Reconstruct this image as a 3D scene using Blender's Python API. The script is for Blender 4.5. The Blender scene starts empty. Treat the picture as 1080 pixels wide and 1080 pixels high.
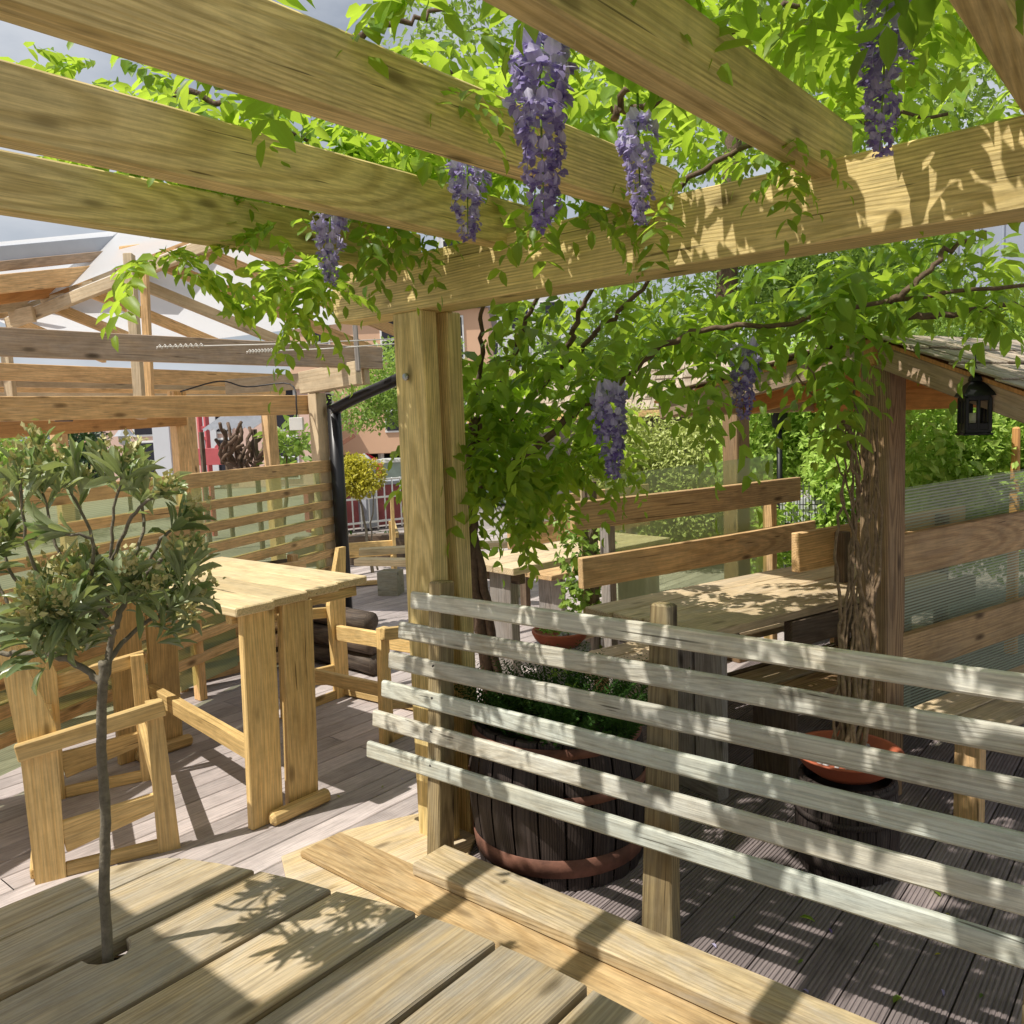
import bpy, math, random
import numpy as np
from mathutils import Vector, Matrix

random.seed(7)
rng = np.random.default_rng(11)
S = bpy.context.scene
COL = S.collection
PI = math.pi

# ------------------------------------------------------------------ camera
CAM_H = 1.6
F_PX = 880.9
FW = Vector((-0.63855328, 0.76216347, -0.10656712))
RT = Vector((0.7686242, 0.6385087, -0.03903172))
UP = Vector((-0.03829548, 0.1068339, 0.99353912))
cam_d = bpy.data.cameras.new("camera")
cam = bpy.data.objects.new("camera", cam_d)
COL.objects.link(cam)
m3 = Matrix((RT, UP, -FW)).transposed()
cam.matrix_world = Matrix.Translation((0, 0, CAM_H)) @ m3.to_4x4()
cam_d.sensor_width = 36.0
cam_d.lens = 36.0 * F_PX / 1080.0
cam_d.clip_start = 0.05
cam_d.clip_end = 2000
S.camera = cam
S.view_settings.view_transform = 'Standard'
S.view_settings.look = 'None'
S.view_settings.exposure = 0
S.cycles.max_bounces = 8
S.cycles.transparent_max_bounces = 12


def at(px, py, d):
    """world point seen at photo position px, py at forward distance d (metres)"""
    r = FW + RT * ((px - 540) / F_PX) - UP * ((py - 540) / F_PX)
    return Vector((0, 0, CAM_H)) + r * d


def onz(px, py, z):
    r = FW + RT * ((px - 540) / F_PX) - UP * ((py - 540) / F_PX)
    return Vector((0, 0, CAM_H)) + r * ((z - CAM_H) / r.z)


def V(*a):
    return Vector(a)


# ------------------------------------------------------------------ light
w = bpy.data.worlds.new("World")
S.world = w
w.use_nodes = True
SUNV = Vector((-0.206, -0.55, 1.0)).normalized()
el = math.asin(SUNV.z)
az = math.atan2(SUNV.x, SUNV.y)
nt = w.node_tree
bg = nt.nodes["Background"]
sky = nt.nodes.new("ShaderNodeTexSky")
sky.sky_type = 'NISHITA'
sky.sun_disc = False
sky.sun_elevation = el
sky.sun_rotation = az
sky.air_density = 1.0
sky.dust_density = 3.2
sky.ozone_density = 0.8
wtc = nt.nodes.new("ShaderNodeTexCoord")
wmp = nt.nodes.new("ShaderNodeMapping")
wmp.inputs['Scale'].default_value = (1.0, 1.0, 2.2)
nt.links.new(wtc.outputs['Generated'], wmp.inputs['Vector'])
wno = nt.nodes.new("ShaderNodeTexNoise")
wno.inputs['Scale'].default_value = 2.3
wno.inputs['Detail'].default_value = 7
wno.inputs['Roughness'].default_value = 0.58
nt.links.new(wmp.outputs[0], wno.inputs['Vector'])
wrp = nt.nodes.new("ShaderNodeValToRGB")
wrp.color_ramp.elements[0].position = 0.34
wrp.color_ramp.elements[0].color = (0.30, 0.30, 0.30, 1)
wrp.color_ramp.elements[1].position = 0.60
wrp.color_ramp.elements[1].color = (0.95, 0.95, 0.95, 1)
nt.links.new(wno.outputs['Fac'], wrp.inputs[0])
wmx = nt.nodes.new("ShaderNodeMix")
wmx.data_type = 'RGBA'
nt.links.new(wrp.outputs[0], wmx.inputs[0])
nt.links.new(sky.outputs[0], wmx.inputs[6])
wmx.inputs[7].default_value = (7.4, 7.8, 8.4, 1)      # thin bright cloud
nt.links.new(wmx.outputs[2], bg.inputs[0])
bg.inputs[1].default_value = 0.088
sd = bpy.data.lights.new("sun", 'SUN')
sd.energy = 5.0
sd.angle = math.radians(0.53)
sd.color = (1.0, 0.945, 0.86)
so = bpy.data.objects.new("sun", sd)
COL.objects.link(so)
so.location = SUNV * 30
so.rotation_euler = (-SUNV).to_track_quat('-Z', 'Y').to_euler()


# ------------------------------------------------------------------ materials
def new_mat(name):
    m = bpy.data.materials.new(name)
    m.use_nodes = True
    n = m.node_tree.nodes
    l = m.node_tree.links
    b = n["Principled BSDF"]
    return m, n, l, b


def node(n, t, **kw):
    x = n.new(t)
    for k, v in kw.items():
        setattr(x, k, v)
    return x


def mapping(n, l, src, scale):
    mp = n.new("ShaderNodeMapping")
    mp.inputs['Scale'].default_value = scale
    l.new(src, mp.inputs['Vector'])
    return mp.outputs[0]


def ramp(n, l, src, stops):
    r = n.new("ShaderNodeValToRGB")
    e = r.color_ramp.elements
    while len(e) < len(stops):
        e.new(0.5)
    for i, (p, c) in enumerate(stops):
        e[i].position = p
        e[i].color = (c[0], c[1], c[2], 1) if hasattr(c, '__len__') else (c, c, c, 1)
    l.new(src, r.inputs[0])
    return r.outputs[0]


def mix(n, l, fac, a, b, mode='MIX'):
    x = n.new("ShaderNodeMix")
    x.data_type = 'RGBA'
    x.blend_type = mode
    for val, sock in ((fac, x.inputs[0]), (a, x.inputs[6]), (b, x.inputs[7])):
        if isinstance(val, (int, float)):
            sock.default_value = val
        elif isinstance(val, (tuple, list)):
            sock.default_value = (val[0], val[1], val[2], 1)
        else:
            l.new(val, sock)
    return x.outputs[2]


def noise(n, l, vec, scale=1.0, detail=4.0, rough=0.55, dist=0.0):
    x = n.new("ShaderNodeTexNoise")
    x.inputs['Scale'].default_value = scale
    x.inputs['Detail'].default_value = detail
    x.inputs['Roughness'].default_value = rough
    x.inputs['Distortion'].default_value = dist
    l.new(vec, x.inputs['Vector'])
    return x.outputs['Fac']


def wood(name, light, dark, weather=None, wamt=0.0, rough=0.65, ring=28.0, ring_c=0.6, knots=1.0, bump=0.25, spec=0.3, dirt=0.5):
    m, n, l, b = new_mat(name)
    at_ = node(n, "ShaderNodeAttribute", attribute_name="g")
    g = at_.outputs['Vector']
    tint = node(n, "ShaderNodeAttribute", attribute_name="tint").outputs['Fac']
    # growth rings cut lengthways
    wv = n.new("ShaderNodeTexWave")
    wv.wave_type = 'RINGS'
    wv.rings_direction = 'X'
    wv.inputs['Scale'].default_value = ring
    wv.inputs['Distortion'].default_value = 3.4
    wv.inputs['Detail'].default_value = 2.0
    wv.inputs['Detail Scale'].default_value = 0.55
    # rings run along the board: drop the lengthways part, keep a slow wander
    wan = noise(n, l, mapping(n, l, g, (0.9, 2, 2)), 1.0, 2, 0.5)
    wsc = n.new("ShaderNodeVectorMath")
    wsc.operation = 'SCALE'
    l.new(wan, wsc.inputs[0])
    wsc.inputs['Scale'].default_value = 0.05
    wad = n.new("ShaderNodeVectorMath")
    wad.operation = 'ADD'
    l.new(mapping(n, l, g, (0.03, 1, 1)), wad.inputs[0])
    l.new(wsc.outputs[0], wad.inputs[1])
    l.new(wad.outputs[0], wv.inputs['Vector'])
    rg = ramp(n, l, wv.outputs['Fac'], [(0.42, 0.0), (0.80, 0.75), (0.97, 1.0)])
    fib = noise(n, l, mapping(n, l, g, (5, 170, 170)), 1.0, 3, 0.6)
    big = noise(n, l, mapping(n, l, g, (2.2, 6, 6)), 1.0, 5, 0.6, 0.6)
    rgm = mix(n, l, ring_c, (0, 0, 0), rg)
    c = mix(n, l, rgm, light, dark)
    c = mix(n, l, 0.4, c, ramp(n, l, fib, [(0.3, 0.6), (0.7, 1.2)]), 'MULTIPLY')
    c = mix(n, l, dirt, c, ramp(n, l, big, [(0.28, 0.55), (0.62, 1.12)]), 'MULTIPLY')
    if weather:
        wn = noise(n, l, mapping(n, l, g, (2.6, 9, 9)), 1.0, 6, 0.68, 0.8)
        wf = ramp(n, l, wn, [(0.62 - 0.45 * wamt, 0.0), (0.92 - 0.4 * wamt, 1.0)])
        wf = mix(n, l, min(1.0, 0.45 + 0.5 * wamt), (0, 0, 0), wf)
        c = mix(n, l, wf, c, weather)
        c = mix(n, l, 0.4, c, ramp(n, l, fib, [(0.35, 0.6), (0.6, 1.1)]), 'MULTIPLY')
    if knots:
        vo = n.new("ShaderNodeTexVoronoi")
        vo.inputs['Scale'].default_value = 1.0
        vo.inputs['Randomness'].default_value = 1.0
        l.new(mapping(n, l, g, (3.3, 9.5, 9.5)), vo.inputs['Vector'])
        kf = ramp(n, l, vo.outputs['Distance'], [(0.05, knots), (0.12, knots * .6), (0.15, knots * .25), (0.19, 0.0)])
        c = mix(n, l, kf, c, tuple(x * 0.32 for x in dark))
    # drying cracks
    ck = noise(n, l, mapping(n, l, g, (1.1, 75, 75)), 1.0, 2, 0.5)
    cf = ramp(n, l, ck, [(0.70, 0.0), (0.73, 0.8 if weather else 0.35)])
    c = mix(n, l, cf, c, tuple(x * 0.22 for x in dark))
    # nicks and stains
    st = noise(n, l, g, 9.0, 6, 0.7)
    c = mix(n, l, 0.35, c, ramp(n, l, st, [(0.3, 0.5), (0.55, 1.05)]), 'MULTIPLY')
    # per board tint
    tv = n.new("ShaderNodeMath")
    tv.operation = 'MULTIPLY_ADD'
    l.new(tint, tv.inputs[0])
    tv.inputs[1].default_value = 0.4
    tv.inputs[2].default_value = 0.8
    c = mix(n, l, 1.0, c, tv.outputs[0], 'MULTIPLY')
    l.new(c, b.inputs['Base Color'])
    b.inputs['Roughness'].default_value = rough
    b.inputs['Specular IOR Level'].default_value = spec
    bp = n.new("ShaderNodeBump")
    bp.inputs['Strength'].default_value = bump
    bp.inputs['Distance'].default_value = 0.004
    hh = mix(n, l, 0.4, fib, rg)
    l.new(hh, bp.inputs['Height'])
    l.new(bp.outputs[0], b.inputs['Normal'])
    return m


M = {}
M['green_pine'] = wood('treated_pine', (0.74, 0.575, 0.26), (0.45, 0.325, 0.115), (0.60, 0.50, 0.25), 0.2, ring=36, ring_c=0.58, knots=0.95, dirt=0.4)
M['grey_slat'] = wood('weathered_slat', (0.57, 0.53, 0.42), (0.36, 0.31, 0.22), (0.60, 0.61, 0.56), 0.6, ring=40, ring_c=0.55, knots=0.8, bump=0.5)
M['green_slat'] = wood('mossy_slat', (0.52, 0.50, 0.40), (0.32, 0.29, 0.21), (0.52, 0.56, 0.51), 0.75, ring=34, ring_c=0.5, knots=0.8, bump=0.5)
M['stake'] = wood('stake_wood', (0.40, 0.31, 0.16), (0.2, 0.14, 0.07), (0.3, 0.27, 0.2), 0.4, ring=30)
M['golden'] = wood('golden_pine', (0.78, 0.55, 0.235), (0.60, 0.38, 0.13), (0.62, 0.46, 0.24), .2, ring=30, ring_c=0.4, knots=0.95, rough=0.5, dirt=0.4, bump=0.15)
M['golden_top'] = wood('golden_pine_top', (0.76, 0.60, 0.34), (0.66, 0.48, 0.24), (0.7, 0.6, 0.42), 0.3, ring=16, ring_c=0.4, knots=0.4, rough=0.5, dirt=0.3, bump=0.15)
M['tabletop'] = wood('weathered_top', (0.50, 0.385, 0.22), (0.335, 0.245, 0.125), (0.40, 0.385, 0.345), 0.55, ring=40, ring_c=0.6, knots=0.8, bump=0.45)
M['sole'] = wood('pale_plank', (0.60, 0.47, 0.27), (0.43, 0.31, 0.16), (0.5, 0.47, 0.41), 0.42, ring=34, ring_c=0.6, knots=0.8, bump=0.35)
M['new_plank'] = wood('new_plank', (0.66, 0.47, 0.24), (0.50, 0.33, 0.15), (0.55, 0.43, 0.28), .25, ring=30, ring_c=0.65, knots=0.6, bump=0.25)
M['orange'] = wood('orange_pine', (0.80, 0.52, 0.25), (0.64, 0.38, 0.16), (0.62, 0.46, 0.3), 0.15, ring=20, ring_c=0.4, knots=0.9)
M['chord'] = wood('greyed_beam', (0.48, 0.34, 0.22), (0.33, 0.23, 0.14), (0.44, 0.36, 0.3), 0.5, ring=24, ring_c=0.4, knots=1.0)
M['brown'] = wood('brown_board', (0.70, 0.47, 0.235), (0.50, 0.305, 0.14), (0.48, 0.37, 0.25), 0.25, ring=26, ring_c=0.6, knots=1.0)
M['booth_top'] = wood('booth_top', (0.68, 0.53, 0.33), (0.5, 0.37, 0.21), (0.56, 0.48, 0.37), 0.4, ring=24, ring_c=0.45, knots=0.6)
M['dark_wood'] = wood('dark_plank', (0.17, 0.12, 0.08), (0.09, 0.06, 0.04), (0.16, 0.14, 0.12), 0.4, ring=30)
M['grey_leg'] = wood('grey_plank', (0.34, 0.30, 0.26), (0.19, 0.16, 0.14), (0.38, 0.36, 0.34), 0.6, ring=34, ring_c=0.8)
M['post_brown'] = wood('old_post', (0.40, 0.26, 0.14), (0.21, 0.125, 0.065), (0.32, 0.25, 0.17), 0.3, ring=40, ring_c=0.8, bump=0.6)
M['barrel_oak'] = wood('barrel_oak', (0.065, 0.048, 0.042), (0.025, 0.018, 0.016), (0.10, 0.088, 0.082), 0.3, ring=40, ring_c=0.8, knots=0, bump=0.6)
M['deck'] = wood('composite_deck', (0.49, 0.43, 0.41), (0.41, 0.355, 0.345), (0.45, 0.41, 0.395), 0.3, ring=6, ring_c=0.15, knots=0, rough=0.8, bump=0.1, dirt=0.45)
M['deck_ribbed_shade'] = wood('shade_toned_ribbed_deck', (0.27, 0.225, 0.22), (0.22, 0.18, 0.18), (0.25, 0.215, 0.21), 0.3, ring=6, ring_c=0.15, knots=0, rough=0.8, bump=0.1, dirt=0.6)  # darker copy of the deck colour with the wisteria's shade put in
M['sleeper'] = wood('sleeper', (0.36, 0.33, 0.22), (0.2, 0.18, 0.11), (0.4, 0.4, 0.33), 0.6, ring=30)
M['log'] = wood('log_bark', (0.16, 0.12, 0.09), (0.07, 0.05, 0.04), (0.2, 0.17, 0.14), 0.3, ring=36, ring_c=0.8, knots=0, bump=0.8)
M['shake'] = wood('roof_shake', (0.50, 0.40, 0.29), (0.26, 0.19, 0.13), (0.55, 0.49, 0.42), 0.5, ring=40, ring_c=0.8, knots=0, bump=0.9)
M['orange_dark'] = wood('orange_board', (0.64, 0.33, 0.12), (0.46, 0.21, 0.075), None, 0, ring=22, ring_c=0.4, knots=0.7)
M['cream_wood'] = wood('cream_board', (0.62, 0.50, 0.33), (0.5, 0.37, 0.22), None, 0, ring=18, ring_c=0.35, knots=0.7)


def plain(name, col, rough=0.6, metal=0.0, var=0.25, scale=6.0, bump=0.0, spec=0.4):
    m, n, l, b = new_mat(name)
    tc = node(n, "ShaderNodeTexCoord").outputs['Object']
    f = noise(n, l, tc, scale, 6, 0.65)
    c = mix(n, l, 1.0, col, ramp(n, l, f, [(0.25, 1 - var), (0.75, 1 + var * 0.6)]), 'MULTIPLY')
    l.new(c, b.inputs['Base Color'])
    b.inputs['Roughness'].default_value = rough
    b.inputs['Metallic'].default_value = metal
    b.inputs['Specular IOR Level'].default_value = spec
    if bump:
        bp = n.new("ShaderNodeBump")
        bp.inputs['Strength'].default_value = bump
        bp.inputs['Distance'].default_value = 0.01
        l.new(f, bp.inputs['Height'])
        l.new(bp.outputs[0], b.inputs['Normal'])
    return m


M['bark'] = plain('vine_bark', (0.16, 0.105, 0.07), 0.85, 0, 0.5, 45, 0.8)
M['vine_pale'] = plain('pale_vine_bark', (0.27, 0.185, 0.115), 0.85, 0, 0.6, 40, 0.8)
M['bark_grey'] = plain('grey_bark', (0.215, 0.19, 0.14), 0.8, 0, 0.45, 60, 0.6)
M['rust'] = plain('rusty_hoop', (0.23, 0.105, 0.07), 0.75, 0.15, 0.65, 11, 0.3)
M['black_metal'] = plain('black_metal', (0.012, 0.012, 0.013), 0.45, 0.3, 0.2, 10)
M['black_plastic'] = plain('black_plastic', (0.015, 0.015, 0.017), 0.35)
M['steel'] = plain('galvanised_steel', (0.48, 0.5, 0.52), 0.4, 0.7, 0.2, 30)
M['screw'] = plain('screw_head', (0.07, 0.065, 0.06), 0.5, 0.6)
M['terracotta'] = plain('terracotta', (0.44, 0.115, 0.055), 0.65, 0, 0.25, 10)
M['soil'] = plain('soil', (0.05, 0.035, 0.025), 0.95, 0, 0.6, 40, 1.0)
M['stones'] = plain('pebbles', (0.42, 0.4, 0.4), 0.7, 0, 0.5, 60, 0.5)
M['paving'] = plain('paving', (0.30, 0.27, 0.25), 0.9, 0, 0.3, 1.5, 0.1)
M['white_paint'] = plain('white_paint', (0.78, 0.78, 0.76), 0.5, 0, 0.12, 5)
M['grey_paint'] = plain('grey_paint', (0.36, 0.38, 0.42), 0.6, 0, 0.15, 4)
M['roof_edge'] = plain('pale_fascia', (0.52, 0.55, 0.6), 0.5, 0, 0.1, 5)
M['wall_terra'] = plain('terracotta_render', (0.72, 0.46, 0.3), 0.9, 0, 0.1, 0.6)
M['wall_pink'] = plain('pink_render', (0.74, 0.52, 0.43), 0.9, 0, 0.1, 0.6)
M['wall_white'] = plain('white_render', (0.66, 0.67, 0.7), 0.9, 0, 0.08, 0.6)
M['wall_brown'] = plain('brown_cladding', (0.3, 0.14, 0.09), 0.9, 0, 0.15, 0.8)
M['metal_clad'] = plain('blue_grey_cladding', (0.42, 0.46, 0.54), 0.5, 0.2, 0.08, 1.0)
M['red_paint'] = plain('red_paint', (0.52, 0.045, 0.06), 0.45, 0, 0.2, 3)
M['pink_red'] = plain('faded_red_paint', (0.6, 0.13, 0.14), 0.5, 0, 0.2, 3)
M['brick'] = plain('red_brick', (0.36, 0.1, 0.1), 0.9, 0, 0.35, 5)
M['dark_void'] = plain('dark_opening', (0.02, 0.02, 0.03), 0.6)
M['hedge_core'] = plain('shaded_twigs', (0.035, 0.05, 0.015), 0.95, 0, 0.6, 8)
M['teal_paint'] = plain('pale_green_paint', (0.4, 0.5, 0.45), 0.6)
M['rope'] = plain('white_cord', (0.7, 0.68, 0.62), 0.8)
M['tin'] = plain('tin_sheet', (0.5, 0.5, 0.52), 0.45, 0.4, 0.2, 4)
M['candle'] = plain('candle_wax', (0.75, 0.7, 0.6), 0.5)


def glassy(name, tint, alpha_mix, rough=0.25, rib=.2, freq=9.0):
    m, n, l, b = new_mat(name)
    out = n["Material Output"]
    b.inputs['Base Color'].default_value = (*tint, 1)
    b.inputs['Roughness'].default_value = rough
    b.inputs['Specular IOR Level'].default_value = 0.6
    tr = n.new("ShaderNodeBsdfTransparent")
    tr.inputs[0].default_value = (min(1, tint[0] * 1.6), min(1, tint[1] * 1.6), min(1, tint[2] * 1.6), 1)
    mx = n.new("ShaderNodeMixShader")
    # fluted sheet: clear and milky ribs alternate along the sheet
    at_ = node(n, "ShaderNodeAttribute", attribute_name="g")
    wv = n.new("ShaderNodeTexWave")
    wv.bands_direction = 'X'
    wv.inputs['Scale'].default_value = freq
    wv.inputs['Distortion'].default_value = 0.4
    l.new(at_.outputs['Vector'], wv.inputs['Vector'])
    rf = ramp(n, l, wv.outputs['Fac'], [(0.2, alpha_mix - rib), (0.8, alpha_mix + rib)])
    l.new(rf, mx.inputs[0])
    l.new(tr.outputs[0], mx.inputs[1])
    l.new(b.outputs[0], mx.inputs[2])
    l.new(mx.outputs[0], out.inputs[0])
    return m


M['polycarb'] = glassy('fluted_polycarbonate', (0.56, 0.64, 0.48), 0.5)
M['polycarb_fine'] = glassy('fine_fluted_sheet', (0.54, 0.68, 0.44), 0.5, .3, .07, 16.0)


def sheet_mat():
    m, n, l, b = new_mat('white_roof_sheet')
    out = n["Material Output"]
    b.inputs['Base Color'].default_value = (0.74, 0.76, 0.79, 1)
    b.inputs['Roughness'].default_value = 0.4
    t = n.new("ShaderNodeBsdfTranslucent")
    t.inputs[0].default_value = (0.8, 0.82, 0.85, 1)
    mx = n.new("ShaderNodeMixShader")
    mx.inputs[0].default_value = 0.5
    l.new(b.outputs[0], mx.inputs[1])
    l.new(t.outputs[0], mx.inputs[2])
    l.new(mx.outputs[0], out.inputs[0])
    return m


M['roof_sheet'] = sheet_mat()


def leaf_mat(name, c0, c1, trans, tmix=0.45, rough=0.42, spec=0.4):
    """leaf: reflected colour from c0 to c1 by leaf, light coming through in trans"""
    m, n, l, b = new_mat(name)
    out = n["Material Output"]
    tint = node(n, "ShaderNodeAttribute", attribute_name="tint").outputs['Fac']
    g = node(n, "ShaderNodeAttribute", attribute_name="g").outputs['Vector']
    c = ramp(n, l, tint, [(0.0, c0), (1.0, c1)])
    f = noise(n, l, g, 30, 3, 0.6)
    c = mix(n, l, 0.5, c, ramp(n, l, f, [(0.3, 0.7), (0.7, 1.15)]), 'MULTIPLY')
    # paler midrib
    sx = n.new("ShaderNodeSeparateXYZ")
    l.new(g, sx.inputs[0])
    ab = n.new("ShaderNodeMath")
    ab.operation = 'ABSOLUTE'
    l.new(sx.outputs[1], ab.inputs[0])
    rib = ramp(n, l, ab.outputs[0], [(0.0, 1.35), (0.10, 1.0)])
    c = mix(n, l, 1.0, c, rib, 'MULTIPLY')
    l.new(c, b.inputs['Base Color'])
    b.inputs['Roughness'].default_value = rough
    b.inputs['Specular IOR Level'].default_value = spec
    t = n.new("ShaderNodeBsdfTranslucent")
    tc = ramp(n, l, tint, [(0.0, tuple(x * 0.65 for x in trans)), (1.0, trans)])
    l.new(tc, t.inputs[0])
    mx = n.new("ShaderNodeMixShader")
    mx.inputs[0].default_value = tmix
    l.new(b.outputs[0], mx.inputs[1])
    l.new(t.outputs[0], mx.inputs[2])
    l.new(mx.outputs[0], out.inputs[0])
    return m


M['leaf_wis'] = leaf_mat('wisteria_leaf', (0.06, 0.15, 0.02), (0.19, 0.31, 0.04), (0.62, 0.85, 0.075), 0.55)
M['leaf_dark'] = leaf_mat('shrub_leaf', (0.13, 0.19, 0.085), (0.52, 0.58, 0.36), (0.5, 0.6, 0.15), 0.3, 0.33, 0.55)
M['leaf_young'] = leaf_mat('young_leaf', (0.22, 0.34, 0.11), (0.48, 0.55, 0.30), (0.35, 0.5, 0.1), 0.35, 0.4)
M['bud'] = leaf_mat('yellow_bud', (0.45, 0.42, 0.16), (0.62, 0.58, 0.3), (0.5, 0.45, 0.12), 0.2)
M['leaf_hedge'] = leaf_mat('hedge_leaf', (0.25, 0.42, 0.06), (0.56, 0.72, 0.17), (0.6, 0.82, 0.14), 0.35)
M['leaf_lime'] = leaf_mat('lime_hedge_leaf', (0.38, 0.45, 0.1), (0.70, 0.74, 0.3), (0.4, 0.5, 0.1), 0.35)
M['leaf_tree'] = leaf_mat('tree_leaf', (0.13, 0.23, 0.04), (0.28, 0.40, 0.08), (0.45, 0.65, 0.1), 0.4)
M['leaf_fern'] = leaf_mat('fern_leaf', (0.02, 0.06, 0.014), (0.065, 0.14, 0.025), (0.1, 0.22, 0.03), 0.3, 0.6, 0.15)
M['leaf_yellow'] = leaf_mat('yellow_leaf', (0.36, 0.34, 0.03), (0.62, 0.55, 0.06), (0.6, 0.6, 0.06), 0.35)
M['leaf_bright'] = leaf_mat('lime_leaf', (0.2, 0.42, 0.03), (0.34, 0.62, 0.05), (0.4, 0.7, 0.05), 0.3)
M['leaf_conifer'] = leaf_mat('conifer_leaf', (0.02, 0.05, 0.015), (0.05, 0.1, 0.03), (0.08, 0.15, 0.03), 0.2)
M['petal'] = leaf_mat('lilac_petal', (0.19, 0.12, 0.42), (0.74, 0.71, 0.90), (0.55, 0.47, 0.85), 0.42, 0.45, 0.3)


# ------------------------------------------------------------------ mesh helpers
class MB:
    def __init__(self):
        self.v, self.f, self.g, self.t, self.sm = [], [], [], [], []

    def add(self, verts, faces, grain=None, tint=None, smooth=False):
        o = len(self.v)
        t = random.random() if tint is None else tint
        self.v += [tuple(p) for p in verts]
        self.g += [tuple(p) for p in (grain if grain is not None else verts)]
        self.t += [t] * len(verts)
        self.f += [tuple(i + o for i in f) for f in faces]
        self.sm += [smooth] * len(faces)
        return self

    def beam(self, p0, p1, w, h, up=(0, 0, 1), ch=0.004, segs=1, bow=0.0, taper=None, tint=None):
        """chamfered timber from p0 to p1; w sideways, h along up"""
        p0, p1 = Vector(p0), Vector(p1)
        d = p1 - p0
        L = d.length
        d.normalize()
        u = Vector(up)
        u = (u - d * u.dot(d)).normalized()
        s = d.cross(u)
        ch = min(ch, w * 0.3, h * 0.3)
        near, far = random.uniform(-.045, .045), random.choice((-1, 1)) * random.uniform(.05, .13)
        sn, sf_ = random.uniform(-.012, .012), random.choice((-1, 1)) * random.uniform(.02, .05)
        if w > h:
            go, s1, s2 = Vector((random.uniform(0, 60), near, far)), sn, sf_
        else:
            go, s1, s2 = Vector((random.uniform(0, 60), far, near)), sf_, sn
        prof = lambda W, H, c: [(-W + c, -H), (W - c, -H), (W, -H + c), (W, H - c), (W - c, H), (-W + c, H), (-W, H - c), (-W, -H + c)]
        st = [(0.0, 1)]
        rings = [(0.0, ch, True)] + [(ch + (L - 2 * ch) * i / segs, 0, False) for i in range(segs + 1)] + [(L, ch, True)]
        verts, gr, faces = [], [], []
        ph = random.uniform(0, 6)
        for (x, ins, e) in rings:
            k = x / L if L else 0
            tw, th = (1, 1)
            if taper:
                tw = 1 + (taper[0] - 1) * k
                th = 1 + (taper[1] - 1) * k
            W, H = w / 2 * tw - ins, h / 2 * th - ins
            ox = bow * math.sin(PI * k + 0) + bow * 0.3 * math.sin(k * 9 + ph)
            oz = bow * 0.5 * math.sin(k * 5 + ph)
            for (a, b) in prof(W, H, ch * 0.9):
                verts.append(p0 + d * x + s * (a + ox) + u * (b + oz))
                gr.append(Vector((x, a + s1 * x + .012 * math.sin(x * 2.3 + ph), b + s2 * x)) + go)
        nr = len(rings)
        for i in range(nr - 1):
            for j in range(8):
                a = i * 8 + j
                b = i * 8 + (j + 1) % 8
                faces.append((a, b, b + 8, a + 8))
        faces.append(tuple(range(7, -1, -1)))
        faces.append(tuple((nr - 1) * 8 + j for j in range(8)))
        return self.add(verts, faces, gr, tint)

    def prism(self, poly, z0, z1, ch=0.004, grain_dir=(1, 0, 0)):
        """flat board with outline poly (counter-clockwise) and eased top edge"""
        gd = Vector(grain_dir).normalized()
        gs = Vector((0, 0, 1)).cross(gd)
        go = Vector((random.uniform(0, 60), random.uniform(-0.08, 0.08), random.uniform(-0.1, 0.1)))
        n = len(poly)
        cx = sum(p[0] for p in poly) / n
        cy = sum(p[1] for p in poly) / n
        mid = Vector((cx, cy, 0))
        verts = []
        for z, ins in ((z0, 0), (z1 - ch, 0), (z1, ch)):
            for i, p in enumerate(poly):
                q = Vector((p[0], p[1], 0))
                if ins:
                    a = Vector((*poly[i - 1], 0))
                    b = Vector((*poly[(i + 1) % n], 0))
                    e1 = (q - a).normalized()
                    e2 = (b - q).normalized()
                    nn = (Vector((-e1.y, e1.x, 0)) + Vector((-e2.y, e2.x, 0)))
                    if nn.length > 1e-6:
                        q = q + nn.normalized() * ins
                verts.append(Vector((q.x, q.y, z)))
        gr = [Vector(((v - mid).dot(gd), (v - mid).dot(gs), v.z - z1)) + go for v in verts]
        faces = [tuple(range(n - 1, -1, -1)), tuple(range(2 * n, 3 * n))]
        for k in range(2):
            for i in range(n):
                j = (i + 1) % n
                faces.append((k * n + i, k * n + j, (k + 1) * n + j, (k + 1) * n + i))
        return self.add(verts, faces, gr)

    def tube(self, pts, rad, n=8, tint=None, wob=0.0):
        pts = [Vector(p) for p in pts]
        k = len(pts)
        rad = rad if hasattr(rad, '__len__') else [rad] * k
        verts, faces, gr = [], [], []
        u = None
        acc = 0
        go = random.uniform(0, 50)
        for i in range(k):
            t = (pts[min(i + 1, k - 1)] - pts[max(i - 1, 0)]).normalized()
            if u is None:
                u = t.orthogonal().normalized()
            u = (u - t * u.dot(t))
            u = u.normalized() if u.length > 1e-5 else t.orthogonal().normalized()
            s = t.cross(u)
            if i:
                acc += (pts[i] - pts[i - 1]).length
            for j in range(n):
                a = 2 * PI * j / n
                r = rad[i] * (1 + wob * (random.random() - 0.5))
                verts.append(pts[i] + (u * math.cos(a) + s * math.sin(a)) * r)
                gr.append(Vector((acc + go, math.cos(a) * rad[i], math.sin(a) * rad[i])))
        for i in range(k - 1):
            for j in range(n):
                a = i * n + j
                b = i * n + (j + 1) % n
                faces.append((a, b, b + n, a + n))
        faces.append(tuple(range(n - 1, -1, -1)))
        faces.append(tuple((k - 1) * n + j for j in range(n)))
        return self.add(verts, faces, gr, tint, True)

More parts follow.
